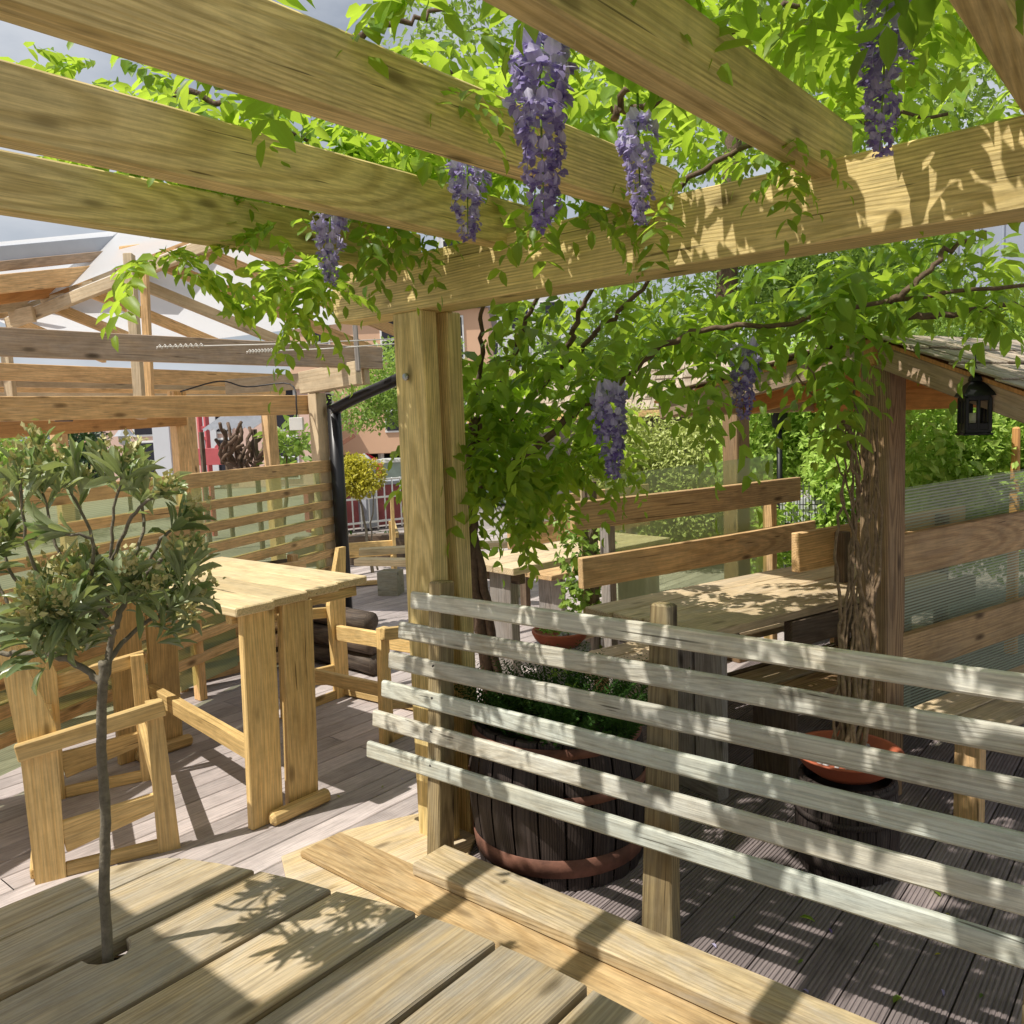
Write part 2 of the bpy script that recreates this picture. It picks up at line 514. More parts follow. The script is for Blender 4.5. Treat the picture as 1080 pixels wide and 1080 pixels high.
    def lathe(self, c, prof, n=32, smooth=True, tint=None, cap0=True, cap1=True, stave=0):
        c = Vector(c)
        verts, faces, gr = [], [], []
        for (r, z) in prof:
            for j in range(n):
                a = 2 * PI * j / n
                verts.append(c + Vector((r * math.cos(a), r * math.sin(a), z)))
                so_ = (int(j / stave) * 3.7) if stave else 0
                gr.append(Vector((z + so_, r * a, 0)))
        k = len(prof)
        for i in range(k - 1):
            for j in range(n):
                a = i * n + j
                b = i * n + (j + 1) % n
                faces.append((a, b, b + n, a + n))
        if cap0:
            faces.append(tuple(range(n - 1, -1, -1)))
        if cap1:
            faces.append(tuple((k - 1) * n + j for j in range(n)))
        return self.add(verts, faces, gr, tint, smooth)

    def box(self, c, sx, sy, sz, rz=0.0, ch=0.003):
        d = Vector((math.cos(rz), math.sin(rz), 0))
        c = Vector(c)
        return self.beam(c - d * sx / 2, c + d * sx / 2, sy, sz, (0, 0, 1), ch)

    def build(self, name, mat, parent=None, local=False):
        off = Vector((0, 0, 0))
        if parent is not None and not local:
            off = Vector(parent['_w'])
        me = bpy.data.meshes.new(name)
        me.from_pydata([(p[0] - off.x, p[1] - off.y, p[2] - off.z) for p in self.v], [], self.f)
        a = me.attributes.new("g", 'FLOAT_VECTOR', 'POINT')
        a.data.foreach_set("vector", np.array(self.g, dtype=np.float32).ravel())
        a = me.attributes.new("tint", 'FLOAT', 'POINT')
        a.data.foreach_set("value", np.array(self.t, dtype=np.float32))
        me.polygons.foreach_set("use_smooth", self.sm)
        me.materials.append(M[mat])
        me.update()
        return link(name, me, parent, off, local)


def link(name, me, parent, off, local=False):
    o = bpy.data.objects.new(name, me)
    COL.objects.link(o)
    if parent is not None:
        o.parent = parent
        # a sub-part under a mesh parent: that parent sits at its own root's origin
    o['_w'] = [off.x, off.y, off.z]
    return o


def tag(o, label=None, cat=None, group=None, kind=None):
    if label:
        o['label'] = label
    if cat:
        o['category'] = cat
    if group:
        o['group'] = group
    if kind:
        o['kind'] = kind
    return o


def thing(name, loc, label, cat, group=None, rz=0.0):
    o = bpy.data.objects.new(name, None)
    o.empty_display_size = 0.1
    COL.objects.link(o)
    o.location = loc
    o.rotation_euler = (0, 0, rz)
    o['_w'] = [loc[0], loc[1], loc[2]]
    return tag(o, label, cat, group)


def copy_tree(o, parent=None):
    c = o.copy()
    COL.objects.link(c)
    c.parent = parent
    for ch in [x for x in bpy.data.objects if x.parent == o]:
        copy_tree(ch, c)
    return c


# ---- leaves: many small folded blades as one mesh
def unit(a):
    return a / np.maximum(np.linalg.norm(a, axis=1, keepdims=True), 1e-9)


TPL_FINE = (np.array([[0, 0, 0], [.3, -.42, .10], [.3, 0, 0], [.3, .42, .10], [.68, -.38, .06], [.68, 0, -.03], [.68, .38, .06], [1, 0, -.12]]),
            [(0, 1, 2), (0, 2, 3), (1, 4, 5, 2), (2, 5, 6, 3), (4, 7, 5), (5, 7, 6)])
TPL_OBL = (np.array([[0, 0, 0], [.14, -.20, .05], [.14, .20, .05], [.45, -.46, .10], [.45, 0, 0], [.45, .46, .10], [.8, -.40, .06], [.8, 0, -.05], [.8, .40, .06], [.95, -.17, -.06], [.95, .17, -.06], [1, 0, -.12]]),
           [(0, 1, 4), (0, 4, 2), (1, 3, 4), (2, 4, 5), (3, 6, 7, 4), (4, 7, 8, 5), (6, 9, 11, 7), (7, 11, 10, 8)])
TPL_COARSE = (np.array([[0, 0, 0], [.45, -.5, .10], [.45, .5, .10], [1, 0, -.06], [.45, 0, 0]]), [(0, 1, 4), (0, 4, 2), (1, 3, 4), (4, 3, 2)])


def leaf_mesh(name, mat, parent, P, D, N, L, Wr=0.4, T=None, tpl=TPL_FINE):
    P = np.asarray(P, float)
    k = len(P)
    D = unit(np.asarray(D, float))
    N = np.asarray(N, float)
    N = unit(N - D * np.sum(N * D, axis=1, keepdims=True))
    B = np.cross(N, D)
    L = np.broadcast_to(np.asarray(L, float), (k,))
    Wr = np.broadcast_to(np.asarray(Wr, float), (k,))
    T = rng.random(k) if T is None else np.asarray(T, float)
    tv, tf = tpl
    off = np.array(parent['_w'])
    curl = rng.uniform(0.3, 1.6, k)
    vs = (P[:, None, :] + (tv[None, :, 0, None] * L[:, None, None]) * D[:, None, :]
          + (tv[None, :, 1, None] * (L * Wr)[:, None, None]) * B[:, None, :]
          + (tv[None, :, 2, None] * (L * curl)[:, None, None]) * N[:, None, :]) - off
    nv = len(tv)
    V_ = vs.reshape(-1, 3)
    loops = np.concatenate([np.array(f) for f in tf])
    cnt = np.array([len(f) for f in tf])
    allv = (loops[None, :] + (np.arange(k) * nv)[:, None]).ravel()
    tot = np.tile(cnt, k)
    start = np.concatenate([[0], np.cumsum(tot)[:-1]])
    me = bpy.data.meshes.new(name)
    me.vertices.add(len(V_))
    me.vertices.foreach_set("co", V_.astype(np.float32).ravel())
    me.loops.add(len(allv))
    me.loops.foreach_set("vertex_index", allv.astype(np.int32))
    me.polygons.add(len(tot))
    me.polygons.foreach_set("loop_start", start.astype(np.int32))
    me.polygons.foreach_set("loop_total", tot.astype(np.int32))
    me.update(calc_edges=True)
    a = me.attributes.new("tint", 'FLOAT', 'POINT')
    a.data.foreach_set("value", np.repeat(T, nv).astype(np.float32))
    gg = np.tile(tv, (k, 1)) + np.repeat(np.stack([np.floor(rng.random(k) * 50) * 0, np.zeros(k), rng.random(k) * 30], 1), nv, axis=0)
    a = me.attributes.new("g", 'FLOAT_VECTOR', 'POINT')
    a.data.foreach_set("vector", gg.astype(np.float32).ravel())
    me.polygons.foreach_set("use_smooth", np.ones(len(tot), dtype=bool))
    me.materials.append(M[mat])
    return link(name, me, parent, Vector(off))


def rnd_dirs(k, zlo=-1.0, zhi=1.0):
    z = rng.uniform(zlo, zhi, k)
    a = rng.uniform(0, 2 * PI, k)
    r = np.sqrt(np.maximum(0, 1 - z * z))
    return np.stack([r * np.cos(a), r * np.sin(a), z], 1)


def clump_points(centres, radii, per, flat=1.0, shell=0.45):
    """points in leaf clumps; returns points and outward directions"""
    P, O = [], []
    for c, r in zip(centres, radii):
        n = max(3, int(per * r * r))
        d = rnd_dirs(n)
        rr = r * (shell + (1 - shell) * rng.random(n) ** 0.6)
        q = d * rr[:, None]
        q[:, 2] *= flat
        P.append(q + np.array(c))
        O.append(d)
    return np.concatenate(P), np.concatenate(O)


def wis_leaves(P, D, L=0.2, pairs=5, droop=0.5):
    """compound leaves: returns leaflet positions, directions, normals, lengths, tints"""
    P = np.asarray(P, float)
    D = unit(np.asarray(D, float))
    k = len(P)
    L = np.broadcast_to(np.asarray(L, float), (k,)) * rng.uniform(0.75, 1.2, k)
    up = np.tile(np.array([[0, 0, 1.0]]), (k, 1)) + rng.normal(0, 0.35, (k, 3))
    side = unit(np.cross(D, up))
    nrm = unit(np.cross(side, D))
    base_t = np.clip(rng.normal(0.5, 0.25, k), 0, 1)
    oP, oD, oN, oL, oT = [], [], [], [], []
    dr = droop * rng.uniform(0.5, 1.5, k)
    for i in range(pairs + 1):
        t = 0.28 + 0.72 * i / pairs
        pt = P + D * (L * t)[:, None] - np.array([0, 0, 1.0]) * (dr * L * t * t)[:, None]
        tang = unit(D - np.array([0, 0, 1.0]) * (2 * dr * t)[:, None])
        for sgn in ((-1, 1) if i < pairs else (0,)):
            dd = side * sgn * 0.85 + tang * (0.5 if sgn else 1.0) + rng.normal(0, 0.16, (k, 3)) - np.array([0, 0, 0.22])
            oP.append(pt)
            oD.append(dd)
            oN.append(nrm + rng.normal(0, 0.25, (k, 3)))
            oL.append(L * rng.uniform(0.27, 0.41, k) * (0.8 + 0.4 * math.sin(PI * min(1, t))))
            oT.append(np.clip(base_t + rng.normal(0, 0.1, k), 0, 1))
    return [np.concatenate(x) for x in (oP, oD, oN, oL, oT)]


def curve_pts(pts, n=6, jit=0.0):
    """Catmull-Rom through pts"""
    pts = [Vector(p) for p in pts]
    q = [pts[0] * 2 - pts[1]] + pts + [pts[-1] * 2 - pts[-2]]
    out = []
    for i in range(1, len(q) - 2):
        for j in range(n):
            t = j / n
            a, b, c, d = q[i - 1], q[i], q[i + 1], q[i + 2]
            p = 0.5 * ((2 * b) + (c - a) * t + (2 * a - 5 * b + 4 * c - d) * t * t + (3 * b - a - 3 * c + d) * t ** 3)
            out.append(p + Vector((random.gauss(0, 1), random.gauss(0, 1), random.gauss(0, 1))) * jit)
    out.append(pts[-1])
    return out


def taper_r(n, a, b):
    return [a + (b - a) * i / (n - 1) for i in range(n)]

# ================================================================== SETTING
def plate_yz(mb, poly, x0, x1, tint=None):
    """flat board standing in a local y-z plane, extruded from x0 to x1; grain runs up"""
    go = Vector((random.uniform(0, 60), random.uniform(-.08, .08), random.uniform(-.1, .1)))
    n = len(poly)
    vs = [Vector((x0, a, b)) for a, b in poly] + [Vector((x1, a, b)) for a, b in poly]
    gr = [Vector((v.z, v.y, v.x)) + go for v in vs]
    fs = [tuple(range(n)), tuple(range(2 * n - 1, n - 1, -1))]
    for i in range(n):
        j = (i + 1) % n
        fs.append((i, i + n, j + n, j))
    mb.add(vs, fs, gr, tint)


g_ = MB()
g_.add([(-400, -400, -0.05), (400, -400, -0.05), (400, 400, -0.05), (-400, 400, -0.05)], [(0, 1, 2, 3)])
tag(g_.build("ground", 'paving'), kind='structure')

dk = MB()
dkg = MB()
PITCH = 0.126
kx = -72
while True:
    x0 = -0.597 + kx * PITCH + 0.0025
    kx += 1
    if x0 > 2.2:
        break
    if x0 < -9.6:
        continue
    wd = PITCH - 0.005
    prof = []
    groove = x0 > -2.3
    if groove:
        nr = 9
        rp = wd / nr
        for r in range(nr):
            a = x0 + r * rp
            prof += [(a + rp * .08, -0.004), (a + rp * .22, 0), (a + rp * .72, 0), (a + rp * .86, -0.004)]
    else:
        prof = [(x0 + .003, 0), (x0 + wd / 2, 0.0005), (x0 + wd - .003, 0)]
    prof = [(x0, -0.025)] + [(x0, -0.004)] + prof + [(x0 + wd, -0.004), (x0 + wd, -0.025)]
    ys = [-2.0, 1.0, 4.1, 9.5] if kx % 2 else [-2.0, 2.6, 5.7, 9.5]
    for a, b in zip(ys[:-1], ys[1:]):
        go = (random.uniform(0, 60), random.uniform(0, 3), 0)
        vs, gr, fs = [], [], []
        for yy in (a + .002, b - .002):
            for (px_, pz_) in prof:
                vs.append((px_, yy, pz_))
                gr.append((yy + go[0], px_ + go[1], pz_))
        n_ = len(prof)
        for i in range(n_ - 1):
            fs.append((i, i + 1, i + 1 + n_, i + n_))
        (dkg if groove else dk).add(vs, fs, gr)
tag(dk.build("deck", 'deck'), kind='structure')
tag(dkg.build("deck", 'deck_ribbed_shade'), kind='structure')

# planks laid on the deck at the foot of the slatted screen
p = MB()
p.prism([(-2.62, 1.70), (-2.05, 1.38), (-1.85, 1.74), (-2.12, 2.24), (-2.42, 2.30), (-2.58, 1.98)], 0.002, 0.016, .003, (.2, 1, 0))
tag(p.build("floor_plank", 'sole'), "short pale board lying flat on the deck under the end of the longer floor plank", "plank")
p = MB()
p.beam((-2.55, 1.83, 0.028), (0.9, 1.825, 0.028), 0.19, 0.022, segs=12, bow=.003)
tag(p.build("floor_plank", 'new_plank'), "long new-looking plank lying between the low round table and the raised timber", "plank")

# ================================================================== PERGOLA
pg = thing("pergola", (-2.25, 2.2, 0), "green-tinged timber pergola with heavy joists under the wisteria", "pergola")
b = MB(); b.beam((-2.249, 2.168, -0.02), (-2.243, 2.168, 2.012), 0.155, 0.075, (0, 1, 0), .005, 8, .0015); b.build("post", 'green_pine', pg)
b = MB(); b.beam((-2.232, 2.283, -0.02), (-2.228, 2.283, 2.012), 0.15, 0.075, (0, 1, 0), .005, 8, .0015); b.build("post", 'green_pine', pg)
b = MB(); b.beam((-2.655, 2.205, 2.108), (2.2, 2.205, 2.108), 0.15, 0.195, segs=24, bow=.003); b.build("beam", 'green_pine', pg)
for x in (-2.32, -1.79, -1.25, -0.75, -0.277, 0.23, 0.75):
    b = MB()
    b.beam((x, -1.7, 2.238), (x + random.uniform(-.004, .004), 2.272 if x < -1 else 2.26, 2.238), 0.06, 0.146, segs=16, bow=.002, ch=.006)
    b.build("joist", 'green_pine', pg)
for y in (-0.27, -1.75):
    b = MB(); b.beam((-2.75, y, 2.06), (2.2, y, 2.06), 0.12, 0.195, segs=6); b.build("rear_beam", 'green_pine', pg)
for x, y in ((-2.66, -1.6), (1.2, -1.6), (1.2, 2.205)):
    b = MB(); b.beam((x, y, -0.02), (x, y, 1.99), 0.15, 0.15, (0, 1, 0)); b.build("post", 'green_pine', pg)
for i in range(8):  # unseen boards added to shade the near part of the low table
    b = MB(); b.beam((-2.75, -1.76 + i * .212, 2.325), (2.2, -1.76 + i * .212, 2.325), 0.2, 0.022); b.build("shade_roof_board", 'green_pine', pg)
# coach bolt on the post, wire hook on a joist
b = MB(); b.lathe((0, 0, 0), [(0.0, 0), (.014, .001), (.013, .009), (.0, .011)], 10)
for i, v in enumerate(b.v):
    b.v[i] = (v[0] - 2.262, 2.1305 - v[2], v[1] + 1.78)
b.build("bolt", 'steel', pg)
b = MB()
hk = at(68, 232, 2.35)
b.tube([hk + Vector((0, 0, .015)), hk, hk + V(.006, .004, -.012), hk + V(.012, .008, -.006), hk + V(.012, .008, .004)], .0012, 5)
b.build("hook", 'steel', pg)

# ================================================================== SLATTED SCREEN
sf = thing("slatted_screen", (-1.2, 2.08, 0), "weathered grey slatted screen of six sloping boards in front of the rusty barrel", "screen")


def scr_y(z):
    return 2.03 + (z - .25) * .105


for (xb, yb, xt, yt, zt, wt, wb, dp) in ((-2.128, 2.05, -2.135, 2.135, 1.035, .062, .066, .085), (-1.235, 2.105, -1.235, 2.165, 1.045, .066, .108, .06), (-.235, 2.105, -.225, 2.165, 1.03, .066, .1, .06)):
    b = MB(); b.beam((xb, yb, 0.0), (xt, yt, zt), wb, dp, (0, 1, 0), .006, 5, .002, taper=(wt / wb, .9)); b.build("stake", 'stake', sf)
for i, (z, zr) in enumerate(((.956, .976), (.837, .855), (.719, .739), (.602, .622), (.478, .506), (.354, .386))):
    xl = (-2.262, -2.325, -2.378, -2.412, -2.458, -2.492)[i]
    y = scr_y(z)
    b = MB()
    # rounded top: eight-sided section laid back with the stakes
    b.beam((xl, y - .005, z), (.55, y - .005 + random.uniform(-.003, .003), zr + (zr - z) * .2), .024, .064, (0, .105, 1), .009, 30, .0055)
    s = b.build("slat", ('grey_slat', 'grey_slat', 'grey_slat', 'green_slat', 'grey_slat', 'green_slat')[i], sf)
    for xs in (-2.13, -1.235):
        for dz in (-.014, .014):
            q = MB()
            q.lathe((0, 0, 0), [(.0058, -.002), (.0055, .001), (.0, .0012)], 8)
            q.v = [(v[0] + xs + random.uniform(-.004, .004), y - .0165 - v[2], v[1] + z + dz + (zr - z) * (xs - xl) / 2.6) for v in q.v]
            q.build("screw", 'screw', s)
b = MB(); b.beam((-2.085, 1.95, .0625), (.9, 1.945, .0625), .165, .045, segs=14, bow=.002, ch=.006); b.build("sole_plate", 'sole', sf)

# ================================================================== LOW ROUND TABLE WITH TREE
tb = thing("low_table", (-1.2, .6, 0), "low round table of weathered planks with a small tree growing through it", "table")
ZT = .43
G = .009
edges = [-2.312, -2.156, -1.926, -1.679, -1.430, -1.196, -.946, -.70, -.455, -.21, .03]
ends = [None, (1.088, 1.168), (1.176, 1.232), (1.236, 1.292), (1.296, 1.318), (1.318, 1.322), (1.318, 1.30), (1.29, 1.25), (1.23, 1.15), (1.12, .98)]
lows = [(.42, .2), (.18, -.02), (-.04, -.14), (-.16, -.22), (-.23, -.27), (-.28, -.28), (-.28, -.26), (-.25, -.2), (-.18, -.1), (-.06, .1)]
for i in range(10):
    xa, xb = edges[i] + (G if i > 1 else .001), edges[i + 1] - (G if i else .0015)
    l0, l1 = lows[i]
    if i == 0:
        poly = [(xa, l0), (xb, l1), (xb, 1.083), (-2.195, 1.062), (-2.238, 1.02), (-2.28, .945), (-2.303, .85), (xa, .7)]
    else:
        e0, e1 = ends[i]
        poly = [(xa, l0), (xb, l1), (xb, e1), (xa + (xb - xa) * .5, (e0 + e1) / 2 + .006), (xa, e0)]
        if i == 2:
            hole = [(xa + .062 * math.sin(PI * k / 8) * 1.0, .762 + .05 * math.cos(PI * k / 8)) for k in range(9)]
            poly = poly + [(xa, .83)] + hole[0:1] + hole[1:-1] + hole[-1:] + [(xa, .69)]
    b = MB(); b.prism(poly, ZT - .045, ZT, .005, (0, 1, 0)); b.build("table_board", 'tabletop', tb)
for y in (.15, .95):
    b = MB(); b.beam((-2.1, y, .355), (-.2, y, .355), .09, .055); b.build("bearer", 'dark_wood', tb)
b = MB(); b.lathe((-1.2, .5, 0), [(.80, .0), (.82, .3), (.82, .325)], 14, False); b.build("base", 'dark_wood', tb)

TX, TY = -1.893, .757
tr = thing("potted_tree", (TX, TY, .40), "small grey-stemmed evergreen tree with yellow buds rising through the low round table", "tree")
b = MB(); b.lathe((TX, TY, .08), [(.10, 0), (.125, .24), (.135, .26), (.12, .26), (.115, .22), (0, .22)], 20); b.build("shading_pot", 'black_plastic', tr)  # unseen black pot added to stop light showing in the trunk hole
b = MB(); b.lathe((TX, TY, .30), [(.113, 0), (.06, .012), (0, .014)], 16, True, None, False, False); b.build("soil", 'soil', tr)
fork = V(-1.772, .752, 1.085)
b = MB()
tp = curve_pts([(TX, TY, .33), (TX + .012, TY, .55), (TX + .05, TY + .004, .78), (-1.815, .755, .95), fork, fork + V(.01, 0, .05)], 7, .0012)
b.tube(tp, taper_r(len(tp), .0122, .0092), 12, wob=.12)
b.build("trunk", 'bark_grey', tr)
crown_pts = []
b = MB()
limb_ends = []


def limb(pts, r0, r1):
    q = curve_pts(pts, 6, .002)
    b.tube(q, taper_r(len(q), r0, r1), 8, wob=.08)
    return q


DC = 1.78
limb([fork, at(80, 700, DC), at(45, 690, DC), at(0, 688, DC), at(-40, 660, DC)], .008, .005)
limb([fork, at(116, 684, DC), at(121, 660, DC - .02), at(135, 630, DC), at(170, 590, DC - .05)], .008, .005)
limb([fork + V(0, 0, -.005), at(120, 690, DC + .05), at(140, 668, DC + .1), at(180, 640, DC + .12)], .007, .004)
heads = []
stems = [((112, 650), (70, 600), (45, 520), 0), ((115, 640), (95, 560), (68, 505), .05), ((120, 620), (118, 570), (128, 500), -.05), ((60, 660), (10, 600), (-5, 520), .05), ((130, 610), (150, 560), (145, 490), .08),
         ((90, 640), (100, 575), (60, 560), -.1), ((60, 650), (30, 580), (20, 500), -.08), ((140, 620), (170, 570), (190, 550), .0), ((30, 670), (0, 620), (-30, 560), 0), ((115, 600), (140, 545), (165, 520), -.12)]
for a, c, e, dz in stems:
    q = limb([at(*a, DC + dz * .3), at(*c, DC + dz), at(*e, DC + dz * 1.4)], .0045, .0026)
    heads.append((q[-1], (q[-1] - q[-4]).normalized()))
b.build("branch", 'bark_grey', tr)
# rosettes: dense low skirt and looser heads on the upright stems
for k in range(40):
    a = random.uniform(0, 2 * PI)
    r = .225 * math.sqrt(random.random())
    c = at(98, 636, DC) + V(math.cos(a) * r * 1.05, math.sin(a) * r, random.uniform(-.085, .07) * (1.1 - r * 1.6))
    heads.append((c, V(math.cos(a) * r * 2.2, math.sin(a) * r * 2.2, random.uniform(.2, .9)).normalized()))
for px, py, dz in ((190, 600, -.1), (200, 592, .02), (30, 505, -.02), (80, 495, .03), (155, 525, .05), (-15, 585, -.1), (60, 500, .0), (20, 520, -.1), (110, 492, .05), (135, 505, -.05), (5, 560, 0), (175, 610, .1), (85, 520, .1), (40, 480, .05), (-30, 540, .1), (150, 500, 0)):
    heads.append((at(px, py, DC + dz), V(random.uniform(-.3, .3), random.uniform(-.3, .3), 1).normalized()))
P, D, N, L, T, W = [], [], [], [], [], []
P2, D2, N2, L2 = [], [], [], []
bC = []
for (c, d) in heads:
    c = np.array(c); d = np.array(d)
    hi = c[2] > 1.42
    young = random.random() < (.75 if hi else .25)
    nl = random.randint(8, 13) if hi else random.randint(11, 20)
    for k in range(nl):
        o = rnd_dirs(1)[0]
        o = o - d * o.dot(d)
        o /= np.linalg.norm(o) + 1e-6
        e = o + d * random.uniform(.1, 1.2) if not young else o * .5 + d * random.uniform(.6, 1.3)
        back = random.uniform(0, .045)
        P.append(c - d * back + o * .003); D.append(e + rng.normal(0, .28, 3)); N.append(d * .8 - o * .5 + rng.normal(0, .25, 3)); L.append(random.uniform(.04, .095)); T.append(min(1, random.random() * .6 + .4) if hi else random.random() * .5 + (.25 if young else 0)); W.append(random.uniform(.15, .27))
    if random.random() < .75:
        bC.append([(c + d * random.uniform(.02, .06) + rng.normal(0, .011, 3), d + rng.normal(0, .7, 3)) for k in range(random.randint(26, 60))])
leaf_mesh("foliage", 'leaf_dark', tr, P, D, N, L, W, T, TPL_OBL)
P, D, N, L = [], [], [], []
for (c, d) in sorted(heads, key=lambda h: -h[0][2] + random.random() * .1)[:38]:
    c = np.array(c); d = np.array(d)
    for k in range(7):
        o = rnd_dirs(1)[0]
        e = o * .45 + d
        P.append(c); D.append(e); N.append(-o + d * .3); L.append(random.uniform(.035, .075))
leaf_mesh("young_foliage", 'leaf_young', tr, P, D, N, L, .28, None, TPL_OBL)
for cl in bC:
    q_ = [x[0] for x in cl]
    leaf_mesh("bud_cluster", 'bud', tr, q_, [x[1] for x in cl], rnd_dirs(len(cl)), rng.uniform(.010, .019, len(cl)), .7, None, TPL_COARSE)

# ================================================================== HIGH TABLE
ht = thing("high_table", (-3.5, 2.09, 0), "tall square-edged golden pine table on plank legs, beside the chair frames", "table")
ZH = .93
for i in range(4):
    y0 = 1.728 + i * .1835
    b = MB(); b.beam((-2.852 - i * .028, y0 + .089, ZH - .018), (-4.15, y0 + .089, ZH - .018), .178, .036, segs=6, ch=.005); b.build("top_board", 'golden_top', ht)
for x in (-2.925, -4.06):
    for (ya, yb) in ((1.838, 1.856), (2.018, 2.046)):
        b = MB(); b.beam((x, ya, .0), (x + (.01 if x > -3.5 else -.01), yb, .893), .15, .034, (1, 0, 0), .004, 4, .001); b.build("leg", 'golden', ht)
    b = MB(); b.beam((x + .045, 1.83, .03), (x + .045, 2.125, .03), .05, .055, ch=.012); b.build("foot_bar", 'golden', ht)
    b = MB(); b.beam((x - .04, 1.76, .87), (x - .04, 2.40, .87), .04, .045); b.build("cross_bar", 'golden', ht)
b = MB(); b.beam((-2.94, 1.80, .325), (-4.05, 1.95, .325), .045, .075); b.build("stretcher", 'golden', ht)


# ================================================================== CHAIR FRAMES
def chair(loc, rz, label):
    t = thing("chair_frame", loc, label, "chair", "seatless golden pine chair frames", rz)
    for sx in (-1, 1):
        x = .385 * sx
        b = MB(); plate_yz(b, [(-.27, 0), (-.17, 0), (-.155, .57), (-.255, .90), (-.31, .90), (-.275, .5)], x - .016, x + .016); b.build("back_post", 'golden', t, True)
        b = MB(); plate_yz(b, [(.145, 0), (.225, 0), (.20, .60), (.145, .60)], x - .016, x + .016); b.build("front_leg", 'golden', t, True)
        b = MB(); b.beam((x + sx * .033, -.285, .505), (x + sx * .033, .21, .578), .033, .062); b.build("arm_rail", 'golden', t, True)
        b = MB(); b.beam((x, -.17, .15), (x, .16, .205), .026, .12, taper=(1, .55)); b.build("side_rail", 'golden', t, True)
        b = MB(); b.beam((x, -.17, .025), (x, .15, .025), .026, .05); b.build("floor_rail", 'golden', t, True)
    b = MB(); b.beam((-.37, .165, .27), (.37, .165, .27), .03, .07); b.build("front_apron", 'golden', t, True)
    b = MB(); b.beam((-.37, -.20, .40), (.37, -.20, .40), .03, .09); b.build("back_rail", 'golden', t, True)
    b = MB(); b.beam((-.37, -.255, .03), (.37, -.255, .03), .06, .04); b.build("floor_bar", 'golden', t, True)
    return t


c1 = chair((-3.48, 1.46, 0), math.radians(-22), "seatless golden pine chair frame standing behind the small potted tree")
c2 = copy_tree(c1)
c2.location = (-3.56, 2.87, 0)
c2.rotation_euler = (0, 0, math.radians(184))
c2['label'] = "seatless golden pine chair frame between the tall table and the pergola post"

# ================================================================== LOG PILE
for i, (px, py, z, lab) in enumerate(((392, 0, .075, "bottom front log of the stack on the deck beyond the tall table"), (388, 0, .075, "bottom rear log of the stack on the deck beyond the tall table"),
                                      (390, 0, .21, "middle front log of the stack on the deck beyond the tall table"), (386, 0, .21, "middle rear log of the stack on the deck beyond the tall table"),
                                      (388, 0, .34, "topmost log of the stack on the deck beyond the tall table"))):
    e = at(px, 600, 5.35 + (.16 if i in (1, 3) else .07 if i == 4 else 0)); e.z = z
    d = V(-.93, -.02, 0) * .95
    q = [e + d * t for t in (0, .2, .4, .6, .8, 1)]
    b = MB(); b.tube([v + V(0, random.gauss(0, .006), random.gauss(0, .003)) for v in q], [.07 * random.uniform(.93, 1.0) for _ in q], 14, wob=.06)
    tag(b.build("log", 'log'), lab, "log")

# ================================================================== LOW SLATTED WALL behind the high table
f0, f1 = onz(210, 727, .0), onz(270, 712, .0)
dd = (f1 - f0).normalized()
nn = V(-dd.y, dd.x, 0)
wl = thing("slatted_wall", f0, "low brown slatted wall in the shade behind the tall table", "wall")
A_, B_ = f0 - dd * 2.6, f0 + dd * .8
for i in range(6):
    z = .085 + i * .118
    b = MB(); b.beam(A_ + V(0, 0, z), B_ + V(0, 0, z), .03, .082 if i % 2 else .07, segs=6, bow=.003); b.build("slat", 'brown', wl)
for k in range(5):
    q = A_.lerp(B_, .02 + k * .24) + nn * .045
    b = MB(); b.beam(q, q + V(0, 0, .76), .07, .05, (dd.x, dd.y, 0)); b.build("post", 'brown', wl)
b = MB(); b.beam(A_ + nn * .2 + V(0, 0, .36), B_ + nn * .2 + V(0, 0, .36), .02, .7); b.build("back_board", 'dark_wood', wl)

# ================================================================== TIMBER SHELTER, left
sh = thing("timber_shelter", (-5.3, 3.6, 0), "open-sided orange timber shelter with a white translucent roof, left of the pergola", "shelter")
sp = at(335, 430, 6.4)
PX, PY = sp.x, sp.y
b = MB(); b.beam((PX, PY, 0), (PX, PY, 1.88), .10, .10, (0, 1, 0)); b.build("post", 'cream_wood', sh)
for px, d, z1 in ((190, 7.6, 2.0), (285, 9.2, 2.0), (62, 8.0, 2.0), (200, 9.8, 2.0)):
    q = at(px, 460, d)
    b = MB(); b.beam((q.x, q.y, 0), (q.x, q.y, z1), .12, .12, (0, 1, 0)); b.build("post", 'brown' if px != 190 else 'orange', sh)
# greyed front chord, wall plates
b = MB(); b.beam(at(-60, 358, 4.35), at(402, 378, 6.0), .05, .155, segs=10, bow=.004); b.build("front_chord", 'chord', sh)
b = MB(); b.beam(at(-40, 432, 4.7), at(326, 427, 6.45), .06, .145, segs=6); b.build("wall_plate", 'orange', sh)
b = MB(); b.beam(at(-40, 455, 5.6), at(195, 441, 7.6), .06, .13); b.build("wall_plate", 'orange_dark', sh)
for k, (y0, y1, d0, d1) in enumerate(((384, 398, 5.6, 7.6), (392, 402, 6.0, 8.2), (399, 406, 6.6, 8.8), (406, 410, 7.2, 9.4))):
    b = MB(); b.beam(at(-60, y0 + 6, d0), at(300, y1 + 4, d1), .05, .12); b.build("tie_beam", 'orange' if k % 2 == 0 else 'cream_wood', sh)
# doubled bracket resting on the corner post
for k, (dx, dz) in enumerate(((0, 0), (9, .18))):
    b = MB(); b.beam(at(318 + dx, 404, 6.2 + dz), at(378 + dx, 393, 5.75 + dz), .05, .16, ch=.004); b.build("bracket", 'cream_wood', sh)
b = MB(); b.beam(at(240, 408, 7.0), at(320, 402, 6.4), .05, .12); b.build("wall_plate", 'cream_wood', sh)
